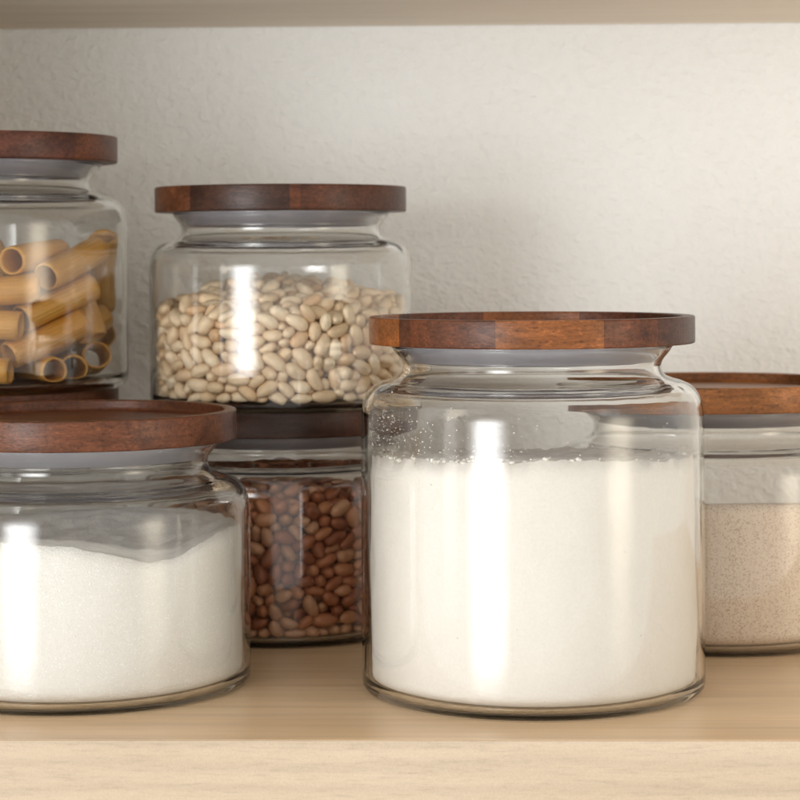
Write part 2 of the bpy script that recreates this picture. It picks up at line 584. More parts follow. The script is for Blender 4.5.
# ------------------------------------------------------------------ beans and pasta (settled positions, cm)
WHITE = """146 -645 251 57 -70 29 32 3 112;-1 -664 233 44 -84 19 25 1 111;112 -642 180 79 49 36 10 0 113;116 -653 444 8 26 -43 86 0 109;207 -634 134 57 62 42 -33 1 102;247 -616 322 62 54 -36 44 3 102;-117 -646 408 2 -5 -98 20 3 108;-197 -633 455 14 -19 46 86 1 106;-272 -601 190 9 -4 65 75 1 103;251 -611 41 19 9 -37 -90 3 113;-41 -661 90 16 25 30 -91 3 104;-38 -661 451 24 14 -89 36 3 102;130 -637 358 79 36 -19 46 0 112;-191 -633 137 12 -96 24 -1 0 110;-412 -519 104 10 20 67 71 0 110;-347 -558 252 37 -27 -89 3 0 113;-371 -547 429 42 -19 75 47 2 113;420 -515 368 16 63 -42 63 0 106;-107 -652 337 20 97 -12 10 2 110;329 -578 396 59 73 10 32 1 100;-401 -531 342 4 29 74 61 1 101;31 -624 486 31 88 31 -14 0 113;125 -635 98 24 3 -32 92 3 104;-143 -652 65 29 16 -64 70 0 96;448 -486 197 33 -32 9 -88 3 108;171 -637 489 30 47 -77 31 1 96;450 -473 104 7 -63 68 38 3 113;-397 -530 183 26 -90 26 -25 3 105;313 -585 295 70 -12 -66 -25 3 98;-96 -653 246 84 17 48 -19 3 96;449 -485 273 36 -32 52 -71 0 112;207 -628 392 52 -52 62 28 2 100;386 -540 475 76 16 63 -4 0 99;-429 -492 432 45 -21 86 10 1 106;-122 -625 180 84 -33 16 40 0 107;-494 -446 149 26 -29 -51 77 1 110;514 -423 205 65 4 -72 -26 0 104;-301 -562 497 11 -42 84 33 1 106;-469 -470 241 2 -52 -34 -78 0 107;-207 -633 242 30 19 -48 81 2 98;-13 -663 373 8 14 82 55 3 90;357 -534 238 0 20 95 -26 3 101;-560 -361 360 64 50 -58 10 0 105;-241 -625 385 14 11 40 90 1 90;339 -538 171 16 17 50 83 0 113;57 -669 86 14 37 -40 82 0 88;309 -589 137 29 -60 -13 -74 0 94;358 -528 319 55 26 73 33 3 114;-544 -376 459 48 -18 -63 59 3 109;-497 -322 528 66 -8 62 -42 1 109;-420 -513 266 13 -85 19 48 2 101;474 -458 358 40 -53 -13 -74 2 111;-429 -442 504 12 7 -43 -89 0 93;-319 -582 93 12 -94 31 -6 2 100;-32 -641 176 66 54 -15 -50 0 106;266 -611 442 30 -70 -15 -63 2 94;-54 -134 616 10 -41 75 51 3 100;12 -643 39 22 -87 42 9 3 106;571 -336 221 52 16 -39 -74 3 109;-372 -295 560 96 26 4 1 3 108;-467 -463 350 27 -68 49 48 0 114;-349 -538 38 94 10 -3 31 2 111;-513 -422 67 29 48 -7 83 2 102;46 -612 264 60 -62 13 -50 0 113;-597 -296 185 57 -2 -51 64 1 104;495 -438 476 16 40 -90 -11 2 104;-48 -392 561 1 -53 85 7 1 112;381 -547 103 87 39 9 28 0 89;-42 -629 304 57 78 -26 10 0 89;501 -109 582 89 45 6 1 1 106;188 -466 539 33 14 52 -77 3 106;137 -116 607 32 -38 -85 17 1 110;139 -652 32 27 96 4 4 0 95;-98 -656 129 31 11 91 26 0 85;-404 219 621 5 -8 -6 99 1 112;574 -311 365 78 -3 26 56 3 112;552 -367 472 27 -51 76 30 2 98;276 -584 212 63 -17 19 74 3 96;521 -410 109 35 32 -86 19 1 89;257 -495 514 42 18 69 -56 2 114;313 -552 463 10 -78 61 6 3 108;542 -370 33 9 -96 -25 8 3 99;-234 -598 323 28 58 55 53 0 104;220 -569 492 21 2 -83 -51 2 109;-104 -594 483 63 -38 -52 43 3 106;620 -247 462 56 53 63 -9 3 96;522 -402 282 78 -2 38 49 2 100;450 -280 523 71 60 -33 15 3 112;-548 -331 231 91 14 38 13 3 112;-318 -556 368 59 -44 27 -62 0 111;-251 -600 472 24 -18 80 -52 1 86;28 -624 140 57 -60 14 -55 1 109;275 -114 587 55 -79 -22 -15 2 112;454 -468 30 2 -15 -98 15 2 91;221 -622 224 71 24 -64 -18 2 89;-301 -576 305 11 -61 -70 35 0 96;512 -425 402 52 -78 14 32 2 86;77 -434 544 2 -100 -1 -5 2 111;-188 -595 38 7 10 92 36 2 109;601 -273 291 19 -88 -41 -17 3 99;-621 -239 508 35 46 64 50 3 97;-277 -594 35 23 40 81 35 3 92;-234 -580 91 4 -11 -36 93 2 86;436 -473 438 75 0 -26 -61 0 113;623 -246 375 59 14 -75 -26 1 90;-527 -410 205 24 84 -48 9 3 88;-167 -627 291 24 79 -36 -44 0 86;-524 -415 308 68 -56 24 -42 3 89;-574 -284 455 17 -33 51 78 3 111;-468 -435 445 18 -87 -36 28 0 106;-609 -282 49 9 63 43 -65 0 84;615 -256 171 35 49 -68 -41 2 95;-271 104 616 70 -49 45 27 1 94;74 -655 391 84 -4 -24 48 2 84;574 -286 526 68 34 -4 65 2 99;-14 -289 579 25 -11 -6 96 2 108;389 -522 29 77 -15 -7 61 1 95;-416 -497 36 19 -23 95 9 1 91;54 -616 343 62 4 4 -78 0 108;392 -360 533 82 41 -10 -37 0 106;662 -26 531 64 -32 52 -46 3 111;-556 -348 109 82 4 -28 -50 2 112;-176 -590 369 5 28 68 67 2 106;-244 -464 506 74 -41 18 50 1 102;630 -202 101 64 -22 -7 -74 3 100;-50 -512 517 20 -77 -59 -12 0 92;-553 -349 35 59 8 5 80 3 103;109 -580 493 25 -35 -90 0 0 97;-337 -540 147 38 61 66 20 0 94;489 -429 61 20 -3 -44 88 0 86;-278 -557 427 58 -71 35 -17 1 99;166 -603 313 19 -88 37 -25 1 95;531 -332 157 8 -42 -90 5 1 111;40 -598 412 57 -18 10 -79 0 101;400 -250 571 49 -37 60 -51 2 103;584 -302 434 28 -55 -37 69 2 94;330 -541 59 63 -20 14 -74 0 95;397 -496 153 19 27 49 81 2 95;404 -464 498 44 -18 78 -40 0 98;337 -473 492 47 58 32 -58 0 90;504 -377 361 83 49 18 -18 3 108;621 -233 245 81 0 -36 47 0 97;539 -335 300 70 -67 18 -16 0 111;-625 -245 331 58 -15 64 47 2 84;640 -149 486 10 -60 77 20 1 107;529 -165 535 35 -10 90 -22 3 95;-170 -266 516 85 -43 30 3 0 106;588 2 570 25 88 39 14 1 113;239 -560 99 52 9 46 71 1 104;-257 -548 149 74 -64 -22 -9 0 98;542 -331 90 98 -6 3 -16 0 107;-216 404 654 3 19 -66 -73 3 109;-36 215 642 75 -48 -6 -45 2 113;-205 92 627 62 -20 -19 74 1 97;616 -256 64 28 52 -80 -6 0 86;-236 -559 237 79 -39 22 43 1 107;173 -32 593 26 -26 90 -21 3 113;-618 -219 256 29 -60 66 -35 2 113;378 -137 584 33 -22 -19 90 1 114;-90 -43 610 25 -82 -22 47 1 109;-360 -367 527 14 -95 -25 -8 1 97;78 -500 516 1 -96 -17 23 2 97;644 -171 33 21 -83 -51 0 0 90;-139 -216 563 69 -67 15 -24 3 105;240 -553 284 81 47 33 -14 1 113;-632 -218 176 47 -63 62 3 1 94;-91 -290 537 72 50 46 -14 3 113;330 -204 556 5 67 -72 -15 0 100;-251 -159 564 9 21 -24 -94 0 103;-87 -605 34 12 -86 50 -1 1 110;63 65 621 25 -92 -14 29 3 110;68 -74 587 3 -34 78 -53 0 97;-635 -202 375 33 70 -61 16 3 91;652 -108 402 42 68 -19 57 3 98;290 371 629 43 -80 41 -5 1 108;639 -158 314 85 32 -5 42 1 93;-651 -125 50 50 -29 -73 35 3 104;-457 -445 90 44 -28 72 -46 3 94;604 -95 539 46 -48 64 -38 1 102;-549 71 550 24 -92 -29 11 3 91;-347 -505 493 29 77 -50 29 0 88;632 -168 206 18 -44 -54 70 2 96;1 -544 309 7 -73 -66 15 1 112;-579 -284 295 41 -65 18 61 3 102;-233 -217 546 63 -66 -4 41 0 93;53 293 656 22 3 20 95 1 104;-354 -46 586 40 -87 25 14 3 93;-626 -67 526 50 57 -32 -57 0 98;647 -150 138 52 -36 14 76 0 84;-494 -390 380 60 30 -52 53 0 92;-463 -84 549 13 35 51 77 0 107;141 -316 557 15 25 28 92 2 101;-380 -127 568 30 -18 85 -39 1 104;563 -295 37 55 83 -9 -8 0 100;100 -554 94 9 -85 0 53 3 111;-76 455 665 27 -8 -45 85 3 96;157 82 625 23 -27 -94 2 1 105;-166 -540 488 97 14 -13 15 1 85;88 -129 561 22 90 37 -9 1 102;272 -481 159 34 5 10 -94 2 88;571 -269 119 72 -35 5 -60 0 112;402 -433 295 23 -39 83 -33 0 103;72 150 638 26 95 7 12 3 110;135 427 650 10 -23 97 -6 1 96;-655 -138 476 42 52 36 64 1 94;633 -174 374 89 32 -29 12 2 93;-169 -554 160 17 -75 -36 54 1 110;-606 -226 91 17 -94 -24 18 0 92;370 336 614 62 47 -3 63 1 89;-152 285 635 64 76 1 -6 1 104;326 238 597 53 14 76 -35 0 103;534 -256 480 57 73 24 -28 2 109;-643 -112 408 23 -45 -86 -1 0 112;-290 -15 583 31 28 76 50 2 96;258 174 616 13 61 73 29 0 107;160 -595 47 12 -44 -23 86 1 88;214 -542 156 31 53 77 17 3 100;646 -63 120 63 -55 52 -17 1 113;664 -46 231 77 3 -46 -44 0 100;-652 -142 244 36 55 -15 -74 2 91;367 -480 91 32 29 -90 3 1 107;172 378 632 74 63 8 21 3 86;348 14 586 82 -48 31 0 2 111;19 -14 604 44 -35 -43 71 3 86;-120 38 625 14 -16 -97 -14 2 101;-119 -566 225 57 7 -71 -41 1 113;349 -441 26 37 -93 0 3 1 85;-646 -175 117 71 42 -51 -24 2 86;-173 -468 494 63 -17 -69 31 3 89;237 -180 565 18 0 13 97 1 89;451 -394 461 51 64 47 -32 1 91;665 21 137 45 -56 11 69 1 92;-659 -65 150 54 44 -47 -55 2 111;-582 -272 116 2 31 -58 76 3 86;358 -494 394 65 56 50 -8 0 107;3 466 666 73 -1 37 -57 0 86;-236 29 590 49 -43 -34 68 0 91;-636 -118 323 52 -18 51 -66 1 112;-272 -292 529 21 95 -19 15 3 94;104 4 612 12 24 -78 -56 2 114;660 -80 320 18 85 -14 47 2 86;661 -13 460 58 44 9 68 1 106;640 -105 181 12 40 32 -85 1 96;-294 -105 546 34 55 -13 75 3 95;622 -115 257 5 -95 28 -8 3 111;-38 -597 445 36 -57 43 60 3 94;-606 -201 32 91 -15 -2 39 0 100;-366 -489 308 87 22 -32 -30 2 86;100 -572 242 76 -39 43 -29 1 99;-153 -47 580 65 -2 -21 -73 0 113;-382 -477 374 18 43 69 -56 0 103;22 -353 519 11 -14 20 96 1 109;-616 -210 442 76 -9 1 64 3 90;275 -248 539 79 -27 3 -55 3 86;-172 347 639 25 59 30 -71 0 96;210 -241 555 14 -61 -58 53 0 98;666 -13 27 19 -69 67 -20 1 86;-107 353 631 25 52 -15 -80 2 109;171 -578 221 70 11 67 -23 1 103;-270 -433 340 7 82 -56 -2 1 111;-105 -466 498 74 15 -24 61 0 107;-572 -246 382 39 -90 -13 17 2 86;-623 90 517 43 -42 -65 47 3 114;460 -172 546 38 -60 -30 64 0 102;-670 37 503 60 29 58 46 0 87;-108 -571 114 11 68 -54 -49 1 108;-32 -559 72 28 54 -54 59 3 111;288 -482 97 44 -22 20 -85 3 96;-485 -392 259 84 45 -24 -21 2 105;69 -504 313 52 64 -35 -45 2 105;196 -557 429 18 91 37 -7 2 93;-93 -364 528 63 67 32 23 0 87;453 -14 591 45 85 16 -22 0 87;-63 112 628 10 -96 -24 6 2 112;74 -569 26 11 -80 58 -8 1 85;-175 -546 288 99 6 11 10 2 104;-426 -439 31 29 -94 -17 3 2 92;-443 -370 56 31 -21 87 31 1 114;-415 -450 158 57 -52 61 20 1 96;365 -448 215 25 44 85 -16 3 110;-286 -518 208 75 -16 20 -61 2 96;263 -531 401 34 28 89 -12 2 91;-462 31 562 78 -30 5 -54 1 104;658 -3 297 54 -8 -29 79 1 91;-561 -184 485 75 15 6 64 0 110;169 -393 532 18 86 42 -22 0 92;581 -204 500 58 -74 -6 -33 3 100;-228 187 622 48 11 40 -78 2 94;-308 -230 544 86 33 26 30 2 86;645 -9 78 18 -94 28 -7 1 93;-94 -581 329 8 16 74 -65 0 104;-393 31 588 68 -8 37 -62 1 95;211 -572 370 21 -97 -2 -12 2 89;-356 359 623 11 35 -40 -84 1 84;-325 -441 505 69 -46 14 -54 1 100;470 -384 247 40 -74 -52 13 2 93;59 -586 183 21 49 74 -42 0 87;-653 -64 282 25 42 -74 -46 0 93;517 -320 427 68 43 37 47 1 102;264 9 595 78 20 42 40 2 94;647 -35 370 57 72 36 -14 2 113;-281 -443 256 24 -57 78 0 2 86;-492 -364 91 39 -78 18 -44 1 85;291 -527 344 30 79 49 20 3 101;-592 -3 481 35 51 77 -16 0 100;-513 -119 519 13 -41 -85 30 1 110;446 -339 482 6 2 -64 76 0 98;-660 -40 383 75 38 -3 -55 2 94;-662 -18 457 69 -4 27 67 1 114;177 193 616 46 -78 41 -12 0 95;-185 -504 241 1 -23 -59 -77 1 98;-50 -570 261 79 37 13 -47 1 112;188 -538 34 50 -68 39 -38 2 96;-263 -513 288 1 -62 -24 75 2 102;-195 -493 320 63 -19 -49 -57 0 89;-290 162 596 41 -44 -78 -15 1 94;-636 -72 218 36 5 13 -92 1 103;-523 -280 150 20 -30 88 -31 3 86;278 -466 416 2 27 -66 70 1 111;-138 -347 487 62 22 -31 68 0 92;-142 -561 434 73 -12 -36 57 0 92;338 -287 519 28 -31 87 -26 3 92;-420 -325 501 23 -84 -41 27 3 101;170 -547 102 63 33 -47 -51 3 91;-241 -506 94 6 16 98 -7 3 111;-216 508 42 75 64 1 19 3 98;409 -395 49 8 -90 21 37 2 110;621 -85 36 15 -14 -55 81 3 103;-314 265 585 6 3 80 -59 0 104;405 -377 244 50 55 -9 66 0 96;211 -509 230 39 8 -92 6 3 106;-342 -456 243 48 54 -63 -28 0 101;-204 138 567 30 58 -69 -31 1 108;-408 -442 261 72 31 44 -43 2 103;-348 -468 176 53 -29 -7 79 0 94;-325 -435 382 29 -76 -35 -46 3 96;-224 -441 397 2 92 -33 -21 3 113;-253 -511 388 4 -33 -92 -22 3 104;-114 -141 550 86 28 41 -12 3 104;-547 -312 399 71 34 -60 -12 0 88;116 -572 427 91 -2 4 -42 0 96;-406 -234 528 71 -51 48 -7 0 100;649 46 411 15 49 -86 -5 0 107;238 -352 542 15 3 -98 10 0 98;-315 318 618 84 -46 -25 -15 0 87;-383 -421 95 17 50 -51 -68 2 102;132 -543 165 92 -2 24 31 3 94;-267 -507 31 12 55 80 21 1 93;-28 -556 167 17 98 -2 0 2 105;-334 -454 53 43 64 -61 19 2 114;-435 108 564 30 -85 42 -10 3 98;-638 -24 86 23 12 -14 -96 1 102;464 -385 106 32 -3 48 -82 1 88;26 -534 221 24 18 -60 74 3 87;438 -390 168 87 -33 -1 -37 2 103;-391 -405 354 19 -82 11 53 1 114;-451 -369 156 21 18 -96 -10 0 111;-83 -415 361 78 -37 4 50 3 84;537 -253 184 16 -6 65 74 2 98;48 -528 459 68 20 -54 -45 2 112;-157 -526 380 76 48 9 -43 0 90;-88 -551 396 72 -9 5 -68 1 97;302 -43 561 16 23 89 -36 3 109;-212 -309 486 69 55 -34 -32 3 98;0 -155 569 61 12 47 63 3 99;-123 571 37 77 5 12 62 3 111;-533 -238 31 13 -4 -8 -99 1 95;-339 470 31 8 -9 81 -57 1 99;168 -429 264 14 -73 58 32 0 87;-504 -241 334 35 -45 76 32 3 110;-374 -344 304 15 7 -30 94 2 95;-91 628 93 1 65 76 6 3 105;41 -570 72 28 57 57 51 2 88;640 68 56 43 79 9 44 1 114;93 562 107 31 10 -68 -66 3 108;199 314 605 41 84 -8 -35 3 84;205 -479 308 54 33 -74 -22 3 101;-61 -472 312 3 56 4 83 3 101;-224 -54 546 66 -2 2 -75 1 111;642 77 185 90 -34 24 -16 0 101;255 490 110 20 -2 63 75 1 104;94 -514 376 49 16 -68 -52 2 84;4 -454 258 64 0 -24 73 2 107;588 -158 144 12 -65 -60 45 3 99;525 -203 413 14 -59 56 -56 0 94;174 -500 398 24 -9 -7 -96 0 107;-20 -576 373 49 4 0 87 1 96;129 -363 490 20 85 48 -9 3 87;386 430 165 94 -2 -13 31 1 94;-481 -320 369 5 91 -32 26 2 112;-28 -497 407 28 -48 -32 77 1 109;353 -347 412 81 43 27 -30 2 103;498 -288 226 76 -55 -16 -30 1 103;559 -108 300 22 -94 -4 -25 3 90;662 70 274 73 26 3 -63 0 99;373 -415 451 48 38 -18 -77 3 111;572 -227 380 27 -81 -36 39 2 88;-377 -425 446 33 46 40 72 2 109;-165 57 575 45 0 26 -85 3 101;-663 5 326 75 -7 -3 66 2 97;-71 -532 451 45 -12 6 88 2 84;-137 141 601 28 -24 -47 -80 2 107;-225 -505 450 1 -93 -21 30 2 107;-304 -480 453 3 -88 12 -46 0 92;330 -374 501 25 -67 -48 50 0 94;298 -429 472 78 -51 -4 36 2 86;-627 -56 33 98 11 -10 -13 3 92;264 -507 35 8 -54 83 -12 3 107;-388 -392 202 46 64 30 -54 1 105;-669 50 44 59 -40 9 70 1 87;-319 -454 301 0 -81 58 -6 0 94;-658 104 86 58 -26 28 -72 2 91;404 250 574 20 5 46 -86 0 104;139 -493 298 72 -17 22 -63 0 106;-640 38 115 15 95 26 4 1 90;282 -479 252 49 66 50 -28 3 110;442 -327 123 19 -58 47 64 1 100;-292 -468 139 18 36 83 -39 3 97;-511 -332 299 76 -27 -14 -57 1 100;-614 -129 185 80 -43 -42 6 3 103;449 -339 308 44 -40 -55 58 2 106;284 301 595 1 -24 -85 -46 0 91;-52 299 620 32 -59 -43 -61 2 113;-640 28 178 47 -2 15 87 1 112;525 -230 250 40 2 57 72 2 108;39 230 623 15 -90 38 14 0 94;-639 88 214 26 -90 28 -20 1 88;639 196 252 20 -55 -80 -16 1 89;-663 2 235 33 70 61 14 0 87;-475 -286 474 97 -12 10 -17 2 86;449 109 566 3 18 3 -98 0 99;-636 66 275 94 1 3 33 1 101;12 -469 483 82 -53 -17 16 3 98;649 125 350 59 -44 -50 46 1 111;420 49 579 80 12 28 -51 1 92;-658 67 382 17 -60 77 -13 0 111;296 92 582 38 -10 84 -37 1 95;-497 -222 503 7 -37 87 -31 0 99;-342 -176 547 82 27 1 51 1 88;-55 -182 551 22 -77 -42 43 0 91;42 -275 529 52 -79 -32 -10 0 98;643 162 519 57 27 56 54 3 107;645 131 443 83 7 -44 -34 3 111"""
